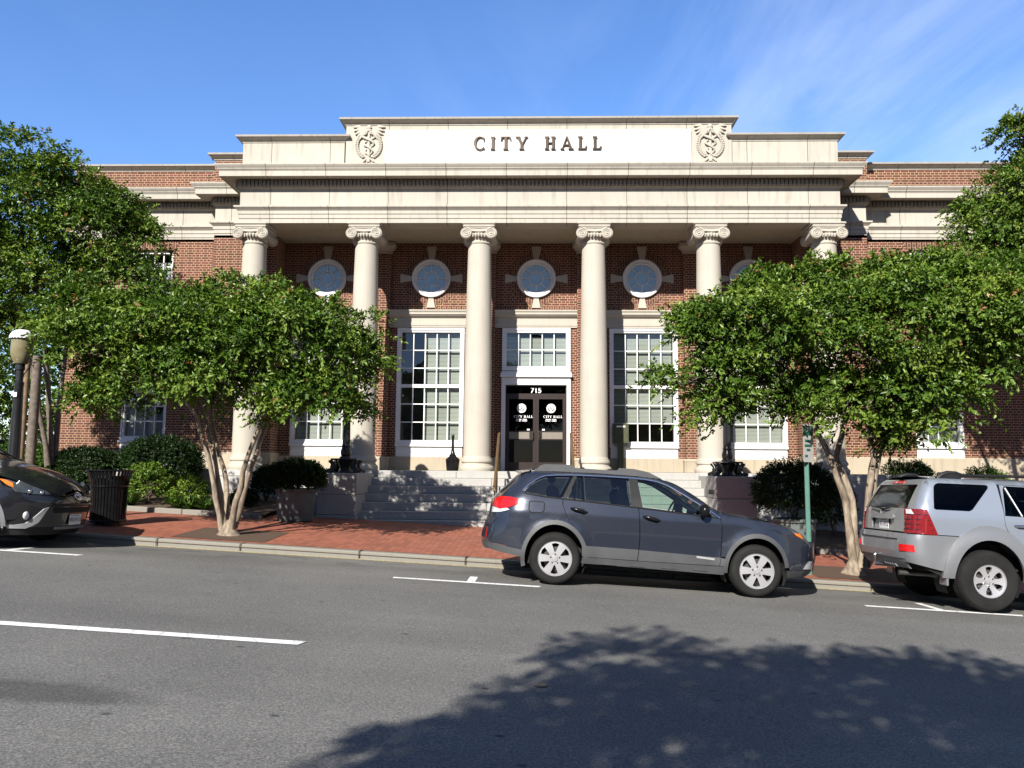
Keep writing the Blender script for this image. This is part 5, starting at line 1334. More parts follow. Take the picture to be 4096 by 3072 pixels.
def plate_at(parent, mp, y0, z0, w, h, body, name, size, dot=None):
    """number plate lying on a face map (y,z) -> xyz; sgn gives the reading direction"""
    m = MB(); P = rrect(-w / 2, w / 2, -h / 2, h / 2, .012)
    m.plate([P], lambda a, b, t: mp(a, b, t), 0, .006); o = m.build(name, M['plate'], parent, smooth=0)
    cu = text(body, size, 0, -size * .36, 0, None, None, None, sx=.9, bold=.002)
    cu.v = [mp(a, c, .0075) for a, b, c in cu.v]; cu.build('plate_text', M['inkdark'], o, smooth=0)
    q = MB(); q.plate([rect(-w * .3, w * .3, h * .33, h * .39)], lambda a, b, t: mp(a, b, t), .006, .0075); q.build('plate_legend', M['inkdark'], o, smooth=0)
    if dot:
        q = MB(); q.plate([circ(dot[0], dot[1], dot[2], 12)], lambda a, b, t: mp(a, b, t), .006, .008); q.build('plate_emblem', M['amberlens'], o, smooth=0)
    return o

SLOPE = math.atan(.05)
def car(name, label, x0, yc, zr, roll=1.6):
    t = thing(name, label, 'car', (0, 0, 0), 'cars parked along the kerb', local=True)
    t.matrix_world = Matrix.Translation((x0, yc, zr)) @ Matrix.Rotation(SLOPE, 4, 'Y') @ Matrix.Rotation(radians(-roll), 4, 'X')
    return t

# ---------------- graphite wagon in the middle
def wagon():
    T = car('parked_wagon', 'dark graphite blue station wagon with grey cladding parked at the steps', .262, 11.80, road_z(.262, 10.95) - .012)
    B = Body([(-1.1, 1.0), (-.90, 1.12), (-.84, 1.18), (-.642, 1.375), (-.53, 1.475), (-.42, 1.502), (-.085, 1.52), (.218, 1.527), (.8, 1.523), (1.15, 1.515), (1.40, 1.492), (1.59, 1.444), (1.78, 1.345), (1.97, 1.228), (2.10, 1.145), (2.26, 1.075), (2.46, 1.045), (2.705, 1.015), (3.01, .968), (3.22, .915), (3.37, .84), (3.50, .74), (3.57, .66), (3.63, .55)],
             [(.25, .84), (.4, .875), (.55, .885), (.75, .895), (.92, .888), (1.05, .862), (1.12, .842), (1.3, .755), (1.45, .675), (1.53, .63)],
             [(.25, 3.53), (.32, 3.63), (.4, 3.67), (.5, 3.69), (.6, 3.685), (.7, 3.68), (1.2, 3.68)],
             [(.3, -.93), (.42, -1.03), (.54, -1.07), (.61, -1.06), (.77, -1.02), (.85, -.985), (.96, -.965), (1.07, -.95), (1.12, -.92), (1.18, -.865), (1.37, -.675), (1.47, -.57), (1.5, -.48), (1.53, -.40)],
             2.55, 2.4, -.30, 3.0, .05, [(0.0, .34, .42, .028), (2.70, .34, .42, .032)], .035, [(.93, .05, .006)])
    AR = lambda a0, a1, k=18: arc(-.02, .34, .455, .515, a0, a1, k); AI = lambda a0, a1, k=18: arc(-.02, .34, .40, .455, a0, a1, k)
    FR = lambda a0, a1, k=18: arc(2.69, .34, .445, .495, a0, a1, k); FI = lambda a0, a1, k=18: arc(2.69, .34, .39, .435, a0, a1, k)
    qs = .74
    rear_edge = lambda z0, z1, n=8, q=qs: [(B.xsr(z0 + (z1 - z0) * k / n, q), z0 + (z1 - z0) * k / n) for k in range(n + 1)]
    front_edge = lambda z0, z1, n=8, q=qs: [(B.xsf(z0 + (z1 - z0) * k / n, q), z0 + (z1 - z0) * k / n) for k in range(n + 1)]
    zt = lambda x: B.zt(x)
    top = lambda a, b, n: [(a + (b - a) * k / n, zt(a + (b - a) * k / n)) for k in range(n + 1)]
    chrome_up = [(-.494, 1.214), (-.47, 1.25), (-.426, 1.300), (-.33, 1.378), (-.26, 1.42), (-.19, 1.445), (-.05, 1.462), (.203, 1.476)]
    chrome_fr = [(.203, 1.476), (.6, 1.483), (1.014, 1.481), (1.2, 1.472), (1.36, 1.452), (1.496, 1.408), (1.71, 1.295), (1.937, 1.165), (2.10, 1.07), (2.19, 1.01)]
    belt = [(2.19, 1.01), (1.6, 1.05), (1.098, 1.083), (.6, 1.113), (.065, 1.143), (-.22, 1.16), (-.444, 1.186), (-.494, 1.214)]
    body = MB()
    for sg in (-1, 1):
        s_ = B.side(sg)
        # rear quarter with D pillar
        q = rear_edge(.52, 1.46, 16) 
        top_r = [(x, z) for x, z in top(max(B.xsr(1.46, qs), -.56), .203, 10)]
        poly = [(-.475, .442)] + [(-.9, .495)][0:1] + q + top_r + chrome_up[::-1] + [(-.444, 1.186), (-.22, 1.16), (.06, 1.143), (.055, 1.072), (.10, .965), (.165, .83), (.205, .787)] + AR(60, 192, 20)[1:-1]
        skin(body, poly, s_, .05)
        # roof side strip over the doors and A pillar down to the bonnet corner
        skin(body, top(.207, 2.26, 26) + [(2.21, 1.02)] + chrome_fr[::-1], s_, .05)
        # front wing
        poly = [(2.195, 1.005), (2.225, .9), (2.215, .72)] + FR(150, 8, 22)[0:] + [(3.16, .37)] + front_edge(.37, .66, 6) + [(3.28, .70), (3.19, .80), (3.075, .90), (3.03, .955)] + [(x, zt(x) - .006) for x in (3.0, 2.8, 2.6, 2.4, 2.26)]
        poly = [(2.195, 1.005), (2.225, .9), (2.215, .50)] + FR(161, 8, 24) + [(3.16, .365)] + front_edge(.37, .70, 6) + [(3.38, .76), (3.24, .835), (3.11, .928), (3.04, .955)] + [(x, zt(x) - .004) for x in (2.8, 2.6, 2.4, 2.26)]
        skin(body, poly, s_, .05)
    # roof skin
    B.top(body, -.42, 1.42, 30, 12, 0, .045)
    # rear face below the glass
    def rear_poly(z0, z1, q0=qs, n=10):
        zs = [z0 + (z1 - z0) * k / n for k in range(n + 1)]; return [(-q0 * B.w_(z), z) for z in zs] + [(q0 * B.w_(z), z) for z in zs[::-1]]
    body.build('body', M['paint1'], T, smooth=40)
    tg = MB(); skin(tg, rear_poly(.72, 1.17), B.rear(), .08); tg_o = tg.build('tailgate', M['paint1'], T, smooth=40)
    bm_ = MB(); skin(bm_, rear_poly(.50, .712), B.rear(), .08); bm_.build('rear_bumper', M['paint1'], T, smooth=40)
    g = MB(); skin(g, [(-.60, 1.185), (.60, 1.185), (.5, 1.44), (-.5, 1.44)], B.rear(-.003), .08, 0); g.build('rear_window', M['privacy2'], T, smooth=40)
    fr = MB(); skin(fr, rear_poly(1.172, 1.455, .8, 6), B.rear(-.008), .06, .0, [[(-.60, 1.185), (.60, 1.185), (.5, 1.44), (-.5, 1.44)]]); fr.build('rear_window_frame', M['paint1'], tg_o, smooth=40)
    sp = MB(); sp.grid(lambda u, v: (-.40 - .22 * v, (u * 2 - 1) * (.60 - .04 * v), 1.512 - .018 * v + .03 * (1 - (u * 2 - 1) ** 2)), 12, 4); sp.grid(lambda u, v: (-.62 + .14 * v, (u * 2 - 1) * (.56 + .02 * v), 1.493 - .045 * v * (1 - v * .3) + .03 * (1 - (u * 2 - 1) ** 2) - .012), 12, 3); sp.build('spoiler', M['paint1'], T, smooth=50)
    hd = MB(); B.top(hd, 2.28, 3.50, 30, 14, .002, .035, .012); hd.build('bonnet', M['paint1'], T, smooth=50)
    ws = MB(); B.top(ws, 1.43, 2.25, 16, 12, -.004, .03, .055, .05); ws.build('windscreen', M['carglass'], T, smooth=50)
    ap = MB()
    # front face: bumper, grille, lower lip
    def fpoly(z0, z1, q0=qs, n=8):
        zs = [z0 + (z1 - z0) * k / n for k in range(n + 1)]; return [(-q0 * B.w_(z), z) for z in zs] + [(q0 * B.w_(z), z) for z in zs[::-1]]
    f = MB(); skin(f, fpoly(.37, .735), B.front(), .08, .02, [[(-.42, .46), (.42, .46), (.36, .60), (-.36, .60)]]); fb = f.build('front_bumper', M['paint1'], T, smooth=40)
    f = MB(); skin(f, [(-.5, .44), (.5, .44), (.45, .68), (-.45, .68)], B.front(-.03), .08, 0); f.build('grille', M['black_plastic'], fb, smooth=0)
    f = MB(); skin(f, fpoly(.27, .364), B.front(.004), .08, .02); f.build('front_lip', M['grey_plastic'], fb, smooth=40)
    f = MB(); skin(f, rear_poly(.40, .495), B.rear(.004), .08, .02); f.build('rear_lip', M['grey_plastic'], T, smooth=40)
    # doors, glass, cladding on both sides
    for sg in (-1, 1):
        s_ = B.side(sg)
        def clad(nm, poly, off=.012, st=.07, rim=.018):
            q = MB(); skin(q, poly, B.side(sg, off), st, rim); return q.build(nm, M['grey_plastic'], T, smooth=35)
        clad('arch_trim', AR(-3, 195, 26) + AI(195, -3, 26), .012, .06, .03); clad('arch_trim', FR(8, 186, 26) + FI(186, 8, 26), .012, .06, .03)
        clad('bumper_trim', [(-.43, .29), (-.475, .335), (-.89, .40)] + rear_edge(.42, .515, 3) + [(-.89, .49), (-.472, .435)], .006, .06)
        clad('bumper_trim', [(3.115, .262), (3.115, .358), (3.24, .362)] + front_edge(.364, .27, 3), .010, .06)
        clad('sill', [(.36, .385), (.345, .30), (1.1, .285), (2.26, .262), (2.255, .372), (1.1, .372)])
        clad('door_moulding', [(.40, .535), (.40, .39), (1.094, .38), (1.108, .524)], .014); clad('door_moulding', [(1.118, .522), (1.104, .378), (2.19, .38), (2.205, .487)], .014)
        clad('sill_end', [(.345, .53), (.355, .392), (.393, .391), (.395, .536)]); clad('sill_end', [(2.212, .487), (2.198, .378), (2.255, .378), (2.275, .47)])
        for xx in (.62, 1.0, 1.42, 1.84): clad('sill_step', [(xx, .30), (xx + .05, .35), (xx + .15, .347), (xx + .20, .295)], .022, .1)
        # doors
        rd = MB(); skin(rd, [(.068, 1.137), (.063, 1.072), (.108, .965), (.172, .83), (.213, .785)] + AR(60, 3, 8)[1:] + [(.44, .385), (1.094, .378), (1.116, .66), (1.106, .905), (1.088, 1.08), (.6, 1.108)], s_, .05)
        ro = rd.build('door', M['paint1'], T, smooth=40)
        fd = MB(); skin(fd, [(1.098, 1.078), (1.116, .905), (1.126, .66), (1.104, .378), (2.19, .38), (2.207, .60), (2.215, .9), (2.185, 1.003), (1.6, 1.045)], s_, .05)
        fo = fd.build('door', M['paint1'], T, smooth=40)
        for o, hx, hz, ang in ((ro, .295, .998, -.27), (fo, 1.275, .948, -.27)):
            h = MB(); y = sg * (B.W(hx, hz)); h.tube([(hx - .115, y, hz + .022), (hx - .07, y + sg * .04, hz + .018), (hx + .05, y + sg * .04, hz - .012), (hx + .105, y, hz - .02)], [.017, .022, .02, .015], 8); h.build('handle', M['gloss_black'], o, smooth=60)
            k = MB(); k.ball((hx, y - sg * .006, hz - .005), .07, 14, 8, (1.35, .12, .55)); k.build('handle_recess', M['dark'], o)
        # window frames and glass
        wf = B.side(sg, -.004); gl = B.side(sg, -.012)
        q = MB(); skin(q, [(-.470, 1.214), (-.43, 1.27), (-.30, 1.375), (-.21, 1.418), (-.05, 1.44), (.185, 1.455), (.05, 1.160), (-.22, 1.175), (-.42, 1.197)], gl, .07, 0); q.build('quarter_window', M['privacy'], T, smooth=60)
        q = MB(); skin(q, [(.132, 1.155), (.25, 1.462), (.335, 1.467), (.365, 1.142)], gl, .07, 0); skin(q, [(.372, 1.140), (.345, 1.467), (.96, 1.470), (.998, 1.105)], gl, .07, 0); q.build('side_window', M['privacy'], ro, smooth=60)
        q = MB(); skin(q, [(1.155, 1.095), (1.09, 1.468), (1.25, 1.458), (1.36, 1.438), (1.49, 1.393), (1.70, 1.280), (1.93, 1.150), (2.08, 1.062), (2.09, 1.035)], gl, .07, 0); q.build('side_window', M['carglass'], fo, smooth=60)
        for pl_, o_ in (([(.05, 1.148), (.12, 1.152), (.245, 1.467), (.195, 1.466)], -.002), ([(1.0, 1.098), (.965, 1.472), (1.085, 1.470), (1.15, 1.09)], -.002), ([(.362, 1.138), (.335, 1.467), (.345, 1.467), (.374, 1.138)], 0), ([(2.06, 1.028), (2.07, 1.075), (2.17, 1.015)], 0)):
            q = MB(); skin(q, pl_, B.side(sg, o_), .06, .02); q.build('window_pillar', M['black_plastic'], T, smooth=40)
        ch = MB(); line_ = chrome_up + chrome_fr[1:] + belt[1:-1]
        ch.tube([B.side(sg, .004)(*p) for p in resample(chrome_up + chrome_fr[1:], .05, False)], .012, 6); ch.build('chrome_trim', M['chrome'], T)
        ch = MB(); ch.tube([B.side(sg, .002)(*p) for p in resample(belt, .05, False)], .009, 6); ch.build('belt_trim', M['black_plastic'], T)
        # lamps
        q = MB(); tl = [(-.92, 1.0), (-.91, 1.08), (-.80, 1.132), (-.65, 1.128), (-.563, 1.112), (-.512, 1.082), (-.558, 1.035), (-.679, .985), (-.80, .955)]
        skin(q, tl, B.side(sg, .012), .04, .03); lo = q.build('tail_light', M['red'], T, smooth=40)
        q = MB(); skin(q, [(-.92, .985), (-.81, .958), (-.70, .975), (-.66, .955), (-.78, .918), (-.92, .90)], B.side(sg, .008), .04, .03); q.build('reverse_light', M['clearlens'], lo, smooth=40)
        q = MB(); skin(q, [(-.985, .56), (-.975, .70), (-.955, .70), (-.965, .56)], B.side(sg, .006), .05, .01); q.build('reflector', M['red'], T, smooth=30)
        q = MB(); hl = [(3.05, .957), (3.14, .938), (3.28, .885), (3.39, .818), (3.48, .748), (3.53, .69), (3.48, .70), (3.39, .757), (3.24, .835), (3.11, .925)]
        skin(q, hl, B.side(sg, .006), .04, .02); ho = q.build('headlight', M['headlens'], T, smooth=40)
        q = MB(); skin(q, [(3.20, .868), (3.30, .862), (3.37, .79), (3.25, .832)], B.side(sg, .012), .04, .01); q.build('turn_signal', M['amberlens'], ho, smooth=40)
        q = MB(); skin(q, [(3.38, .385), (3.42, .435), (3.50, .49), (3.57, .49), (3.57, .385)], B.side(sg, .010), .04, .02); q.build('fog_light', M['clearlens'], T, smooth=40)
        # mirror
        q = MB(); c = (1.955, sg * (B.W(1.95, 1.06) + .12), 1.10); q.ball(c, .095, 18, 12, (.75, 1.05, .95)); q.tube([(1.98, sg * (B.W(1.98, 1.03) - .02), 1.03), (1.96, c[1], 1.05)], .03, 8); q.build('mirror', M['gloss_black'], T, smooth=60)
        # roof rail with raised ends
        q = MB(); R_ = [(-.34, 1.507), (-.285, 1.575), (-.217, 1.607), (.16, 1.622), (.22, 1.582), (.80, 1.572), (.838, 1.615), (1.05, 1.612), (1.242, 1.58), (1.435, 1.495), (1.1, 1.515), (.5, 1.523), (0, 1.517)]
        yr = .60; P, F = tri2d([R_], (), .08); n = len(P)
        v = [(a, sg * yr, b) for a, b in P] + [(a, sg * (yr - .05), b) for a, b in P]; q.add(v, F + [[n + i for i in f_][::-1] for f_ in F] + [(a, b, n + b, n + a) for a, b in bound_edges(F)]); q.build('roof_rail', M['grey_plastic'], T, smooth=30)
        # inner shell so nothing shines through the shut lines
        q = MB(); skin(q, [(-.70, .50), (-.85, .9), (-.80, 1.12), (-.45, 1.17), (.07, 1.125), (1.1, 1.065), (2.19, .99), (2.9, .93), (3.2, .75), (3.25, .5), (3.16, .36)] + arc(2.69, .34, .43, .48, -2, 182, 14) + arc(-.02, .34, .44, .5, -2, 182, 14), B.side(sg, -.03), .09, 0); q.build('inner_panel', M['dark'], T, smooth=0)
    q = MB(); skin(q, [(-.388, 1.072), (-.38, 1.08), (-.21, 1.078), (-.195, 1.062), (-.195, .975), (-.225, .945), (-.36, .945), (-.388, .965)], B.side(-1, .007), .04, .012); fo_ = q.build('fuel_door', M['paint1'], T, smooth=40)
    q = MB(); skin(q, [(-.402, 1.074), (-.385, 1.094), (-.205, 1.092), (-.181, 1.068), (-.181, .972), (-.218, .931), (-.365, .931), (-.402, .96)], B.side(-1, .002), .04, 0); q.build('fuel_gap', M['dark'], fo_, smooth=0)
    q = MB(); skin(q, [(1.885, .492), (1.885, .465), (2.125, .449), (2.125, .476)], B.side(-1, .022), .05, .01); q.build('side_badge', M['badge'], T, smooth=0)
    for yy in (-.2, .35): q = MB(); q.box(.3, .35, -.6, .6, 1.575, 1.595) if yy < 0 else q.box(.7, .75, -.6, .6, 1.573, 1.593); q.build('cross_bar', M['black_plastic'], T, smooth=0)
    for x in (-.01, 2.69):
        for sg in (-1, 1): wheel(T, x, sg * .785, .341, .343, .225, .232, sg)
    underside(T, B, -.38, 2.95, .25, [(-.02, .34, .43), (2.69, .34, .42)], .885)
    cabin(T, B, -.7, 2.2, [(.05, .3), (1.02, .3)], 1.06, .42, .72, 1.5, 1.72)
    plate_at(T, lambda a, b, t: (B.xr_(.9) - .02 - t, -a, .9 + b), 0, 0, .30, .15, 'WXK 4', 'rear_plate', .09) if False else None
wagon()

# ---------------- silver 4x4 at the right, seen from behind
def suv():
    T = car('parked_suv', 'silver off-road car with grey wheel arches at the right edge', 5.93, 11.72, road_z(5.93, 10.8) + .012)
    B = Body([(-.80, 1.60), (-.72, 1.665), (-.62, 1.70), (0, 1.715), (.6, 1.725), (1.3, 1.71), (1.62, 1.655), (2.0, 1.42), (2.38, 1.19), (2.6, 1.15), (3.2, 1.10), (3.55, 1.03), (3.68, .93), (3.74, .8)],
             [(.3, .84), (.5, .885), (.62, .90), (.95, .905), (1.1, .905), (1.25, .89), (1.45, .815), (1.62, .74), (1.72, .68)],
             [(.3, 3.6), (.5, 3.72), (.8, 3.74), (1.3, 3.74)],
             [(.45, -.92), (.52, -.99), (.6, -1.045), (.72, -1.06), (.90, -1.055), (.935, -1.03), (.95, -.985), (1.1, -.975), (1.25, -.955), (1.45, -.865), (1.58, -.785), (1.65, -.73), (1.70, -.62)],
             2.9, 3.0, -.62, 4.2, .06, [(0.02, .39, .52, .03), (2.79, .39, .52, .03)], .03)
    qs = .88
    re = lambda z0, z1, n=8, q=qs: [(B.xsr(z0 + (z1 - z0) * k / n, q), z0 + (z1 - z0) * k / n) for k in range(n + 1)]
    zt = B.zt; top = lambda a, b, n: [(a + (b - a) * k / n, zt(a + (b - a) * k / n)) for k in range(n + 1)]
    WA = lambda c, a0, a1, r=1.0, n=20: arc(c, .39, .45 * r, .525 * r, a0, a1, n)
    FA = lambda c, a0, a1, n=20: arc(c, .39, .60, .71, a0, a1, n)
    qw = [(-.680, 1.29), (-.66, 1.40), (-.625, 1.575), (-.60, 1.612), (-.555, 1.635), (.085, 1.645), (.115, 1.632), (.105, 1.60), (-.17, 1.30), (-.215, 1.278), (-.655, 1.275)]
    dw = [(.245, 1.245), (.30, 1.60), (.33, 1.645), (.95, 1.645), (.98, 1.24)]; fw_ = [(1.08, 1.235), (1.06, 1.64), (1.35, 1.63), (1.60, 1.575), (2.14, 1.235)]
    upper = MB()
    for sg in (-1, 1):
        s_ = B.side(sg)
        skin(upper, re(.945, 1.64, 12) + top(-.70, .22, 10) + [(.235, 1.65), (.232, 1.24), (.236, 1.12), (.25, 1.085), (.27, 1.04)] + FA(.02, 66, 150, 12) + [(-.36, .945)], s_, .055, .018, [qw])
        skin(upper, top(.225, 2.37, 24) + [(2.2, 1.215), (1.62, 1.59), (1.35, 1.655), (.95, 1.665), (.24, 1.662)], s_, .06)
        skin(upper, [(2.22, 1.2), (2.24, .9), (2.28, .8)] + FA(2.79, 145, 20, 12) + [(3.4, .62), (B.xsf(.62, .7), .62), (B.xsf(.9, .7), .9), (3.5, 1.0)] + [(x, zt(x) - .005) for x in (3.2, 2.8, 2.4)], s_, .07)
    B.top(upper, -.62, 1.62, 30, 12, 0, .035)
    upper.build('body', M['paint2'], T, smooth=40)
    def rp(z0, z1, q0=qs, n=8):
        zs = [z0 + (z1 - z0) * k / n for k in range(n + 1)]; return [(-q0 * B.w_(z), z) for z in zs] + [(q0 * B.w_(z), z) for z in zs[::-1]]
    win = [(-.655, 1.27), (.655, 1.27), (.60, 1.595), (.585, 1.605), (-.585, 1.605), (-.60, 1.595)]
    # rear door
    tg = MB(); skin(tg, rp(.955, 1.665), B.rear(), .06, .02, [win, rrect(-.36, .36, .975, 1.165, .02)]); to = tg.build('tailgate', M['paint2t'], T, smooth=40)
    q = MB(); B_in = B.rear(-.035); skin(q, rrect(-.37, .37, .965, 1.175, .02), B_in, .08, 0); q.build('plate_recess', M['paint2t'], to, smooth=40)
    q = MB(); skin(q, rrect(-.36, .36, 1.115, 1.175, .015), B.rear(.025), .08, .06); q.build('tailgate_handle', M['paint2g'], to, smooth=40)
    q = MB(); skin(q, win, B.rear(-.006), .07, 0); q.build('rear_window', M['rearglass'], to, smooth=40)
    q = MB(); skin(q, rrect(-.15, .15, 1.625, 1.662, .012), B.rear(.012), .05, .02); q.build('brake_light', M['red'], to, smooth=30)
    q = MB(); q.tube([B.rear(.03)(-.02, 1.245), B.rear(.045)(.05, 1.262), B.rear(.03)(.36, 1.275)], [.016, .014, .008], 6); q.tube([B.rear(.03)(-.02, 1.245), B.rear(.03)(-.25, 1.268)], [.014, .008], 6); q.ball(B.rear(.02)(-.02, 1.24), .025, 10, 8); q.build('wiper', M['black_plastic'], to)
    e = MB(); rm = B.rear(.012)
    def oval(a, b, cy, cz, r, n=30): return [rm(cy + a * cos(2 * pi * k / n), cz + b * sin(2 * pi * k / n)) for k in range(n + 1)]
    e.tube(oval(.062, .042, .0, 1.205, 0), .006, 6); e.tube(oval(.022, .040, .0, 1.205, 0), .005, 6); e.tube(oval(.045, .014, .0, 1.225, 0), .005, 6); e.build('emblem', M['chrome'], to)
    plate_at(to, lambda a, b, t: (B.xr_(1.04) - .0 + .025 - t, -a, 1.042 + b), 0, 0, .30, .152, '911 P12', 'licence_plate', .088, (0, .0, .018))
    # bumper with step and hitch
    bp = MB(); skin(bp, rp(.60, .935, .80), B.rear(), .07, .02, [[(-.56, .70), (.56, .70), (.60, .86), (-.60, .86)]]); 
    for sg in (-1, 1): skin(bp, [(-.455, .455), (-.70, .50)] + re(.56, .93, 6, .80) + [(-.62, .935), (-.37, .935), (-.44, .82), (-.50, .66)], B.side(sg, .006), .06)
    bo = bp.build('rear_bumper', M['paint2g'], T, smooth=40)
    q = MB(); skin(q, [(-.56, .70), (.56, .70), (.60, .86), (-.60, .86)], B.rear(-.02), .08, 0); q.build('bumper_step', M['grey_plastic2'], bo, smooth=40)
    q = MB(); skin(q, [(-.68, .47), (.68, .47), (.70, .595), (-.70, .595)], B.rear(-.01), .07, .02); 
    for k in range(5): y = -.42 + k * .075; skin(q, rrect(y, y + .05, .47, .51, .008), B.rear(.02), .05, .03)
    q.build('bumper_skirt', M['grey_plastic2'], bo, smooth=40)
    q = MB(); q.bbox(-1.10, -.6, -.03, .03, .44, .50, .006); q.lathe([(.012, 0), (.012, .06), (.026, .07), (.03, .09), (.02, .115), (0, .12)], (-1.08, 0, .50), 14); q.build('tow_hitch', M['chrome'], T, smooth=40)
    q = MB(); q.tube([(-.98, -.52, .40), (-.6, -.52, .40), (-.45, -.52, .42)], [.032, .032, .07], 12); q.tube([(-.45, -.52, .42), (.1, -.45, .42)], .08, 12); q.build('exhaust', M['disc'], T)
    for sg in (-1, 1):
        s_ = B.side(sg)
        # lamps
        q = MB(); skin(q, re(.945, 1.27, 6, .93) + [(-.775, 1.272), (-.735, 1.16), (-.64, .938)], B.side(sg, .008), .04, .02)
        skin(q, [(sg * .93 * B.w_(z), z) for z in (.945, 1.05, 1.16, 1.27)] + [(sg * .60, 1.272), (sg * .655, 1.1), (sg * .665, .945)], B.rear(.012), .04, .02); lo = q.build('tail_light', M['red2'], T, smooth=40)
        for zz in (1.0, 1.065, 1.13, 1.195):
            q = MB(); q.tube([B.rear(.018)(sg * .66, zz), B.rear(.018)(sg * .75, zz), B.side(sg, .014)(B.xsr(zz, .93), zz), B.side(sg, .012)(-.79 + (1.24 - zz) * .35, zz)], .006, 5); q.build('lamp_bar', M['dark'], lo)
        q = MB(); skin(q, [(sg * .80, 1.20), (sg * .68, 1.20), (sg * .655, 1.262), (sg * .74, 1.262)], B.rear(.02), .05, .01); q.build('reverse_light', M['clearlens'], lo, smooth=30)
        q = MB(); skin(q, [(sg * (.66 + a), z) for a, z in ((0, .70), (.20, .70), (.19, .79), (-.01, .79))] if True else [], B.rear(.014), .05, .02)
        q.build('reflector', M['red'], T, smooth=30)
        # glass
        gl = B.side(sg, -.010)
        q = MB(); skin(q, qw, gl, .08, 0); q.build('quarter_window', M['privacy2'], T, smooth=60)
        # doors
        dr_ = MB(); skin(dr_, [(.238, 1.235), (.242, 1.12), (.256, 1.085), (.275, 1.045)] + FA(.02, 64, 30, 8)[1:] + [(.56, .50), (1.02, .48), (1.03, 1.2), (1.02, 1.655), (.27, 1.655)], s_, .06, .018, [dw]); do = dr_.build('door', M['paint2'], T, smooth=40)
        q = MB(); skin(q, dw, gl, .08, 0); q.build('side_window', M['privacy2'], do, smooth=60)
        q = MB(); q.tube([B.side(sg, -.002)(.335, 1.62), B.side(sg, -.002)(.47, 1.25)], .012, 6); q.build('window_bar', M['paint2g'], do)
        q = MB(); y = sg * (B.W(.45, 1.13)); q.tube([(.36, y, 1.12), (.40, y + sg * .04, 1.125), (.52, y + sg * .04, 1.125), (.57, y, 1.12)], .017, 8); q.build('handle', M['chrome'], do)
        dr_ = MB(); skin(dr_, [(1.04, .48), (2.2, .48), (2.215, .9), (2.19, 1.2), (1.62, 1.57), (1.35, 1.645), (1.03, 1.655)], s_, .06, .018, [fw_]); do = dr_.build('door', M['paint2'], T, smooth=40)
        q = MB(); skin(q, fw_, gl, .08, 0); q.build('side_window', M['carglass'], do, smooth=60)
        q = MB(); y = sg * (B.W(1.2, 1.11)); q.tube([(1.12, y, 1.10), (1.16, y + sg * .04, 1.105), (1.28, y + sg * .04, 1.105), (1.33, y, 1.10)], .017, 8); q.build('handle', M['chrome'], do)
        # flared arches, sill, mud flap
        q = MB(); fl_ = B.side(sg, .02)
        skin(q, FA(.02, 0, 180, 22) + WA(.02, 180, 0, 1, 22), fl_, .05, .04); q.build('arch_flare', M['paint2g'], T, smooth=40)
        q = MB(); skin(q, FA(2.79, 0, 180, 22) + WA(2.79, 180, 0, 1, 22), fl_, .06, .04); q.build('arch_flare', M['paint2g'], T, smooth=40)
        q = MB(); skin(q, [(.60, .30), (.58, .47), (2.22, .47), (2.2, .30)], B.side(sg, .03), .1); q.build('running_board', M['grey_plastic2'], T, smooth=30)
        q = MB(); y0, y1 = sorted((sg * .70, sg * .9)); q.bbox(-.53, -.50, y0, y1, .29, .66, .01); q.build('mud_flap', M['paint2g'], T, smooth=30)
        # roof rack
        q = MB(); yy = sg * .60
        q.tube([(-.50, yy, 1.70), (-.44, yy, 1.755), (-.36, yy, 1.785), (-.24, yy, 1.785), (-.15, yy, 1.765), (.6, yy, 1.79), (1.3, yy, 1.775), (1.45, yy, 1.71)], [.03, .034, .032, .03, .02, .02, .02, .03], 8); q.bbox(-.50, -.17, yy - .025, yy + .025, 1.70, 1.79, .02); q.build('roof_rail', M['black_plastic'], T, smooth=40)
        q = MB(); c = (2.05, sg * (B.W(2.05, 1.2) + .14), 1.27); q.ball(c, .12, 16, 10, (.6, 1.0, .85)); q.tube([(2.08, sg * (B.W(2.08, 1.2) - .02), 1.2), (2.05, c[1], 1.22)], .03, 8); q.build('mirror', M['paint2'], T)
        q = MB(); skin(q, [(3.33, .86), (3.3, 1.0), (3.55, .98), (3.66, .88), (3.62, .84)], B.side(sg, .01), .06, .02); q.build('headlight', M['headlens'], T)
        q = MB(); skin(q, [(-.80, .50), (-.95, .9), (-.90, 1.2), (.2, 1.22), (1.1, 1.2), (2.2, 1.17), (3.2, 1.05), (3.5, .9), (3.4, .4)] + arc(2.79, .39, .5, .58, -2, 182, 14) + arc(.02, .39, .5, .58, -2, 182, 14), B.side(sg, -.035), .1, 0); q.build('inner_panel', M['dark'], T, smooth=0)
    q = MB(); B.top(q, 2.38, 3.62, 20, 10, .002, .04, .01); q.build('bonnet', M['paint2'], T, smooth=50)
    q = MB(); B.top(q, 1.64, 2.34, 12, 10, -.004, .03, .06, .04); q.build('windscreen', M['carglass'], T, smooth=50)
    q = MB(); zs = [.40 + .5 * k / 8 for k in range(9)]; skin(q, [(-.7 * B.w_(z), z) for z in zs] + [(.7 * B.w_(z), z) for z in zs[::-1]], B.front(), .1); q.build('front_bumper', M['paint2g'], T, smooth=40)
    for x in (.015, 2.79):
        for sg in (-1, 1): wheel(T, x, sg * .80, .385, .39, .265, .215, sg, 6, 1)
    q = MB(); q.tube([(.015, -.7, .385), (.015, .7, .385)], .05, 10); q.build('rear_axle', M['dark'], T)
    underside(T, B, -.42, 3.2, .40, [(.02, .39, .50), (2.79, .39, .50)], .80)
    cabin(T, B, -.8, 2.3, [(-.1, .3), (.95, .3)], 1.25, .55, .75, 1.7, 1.75)
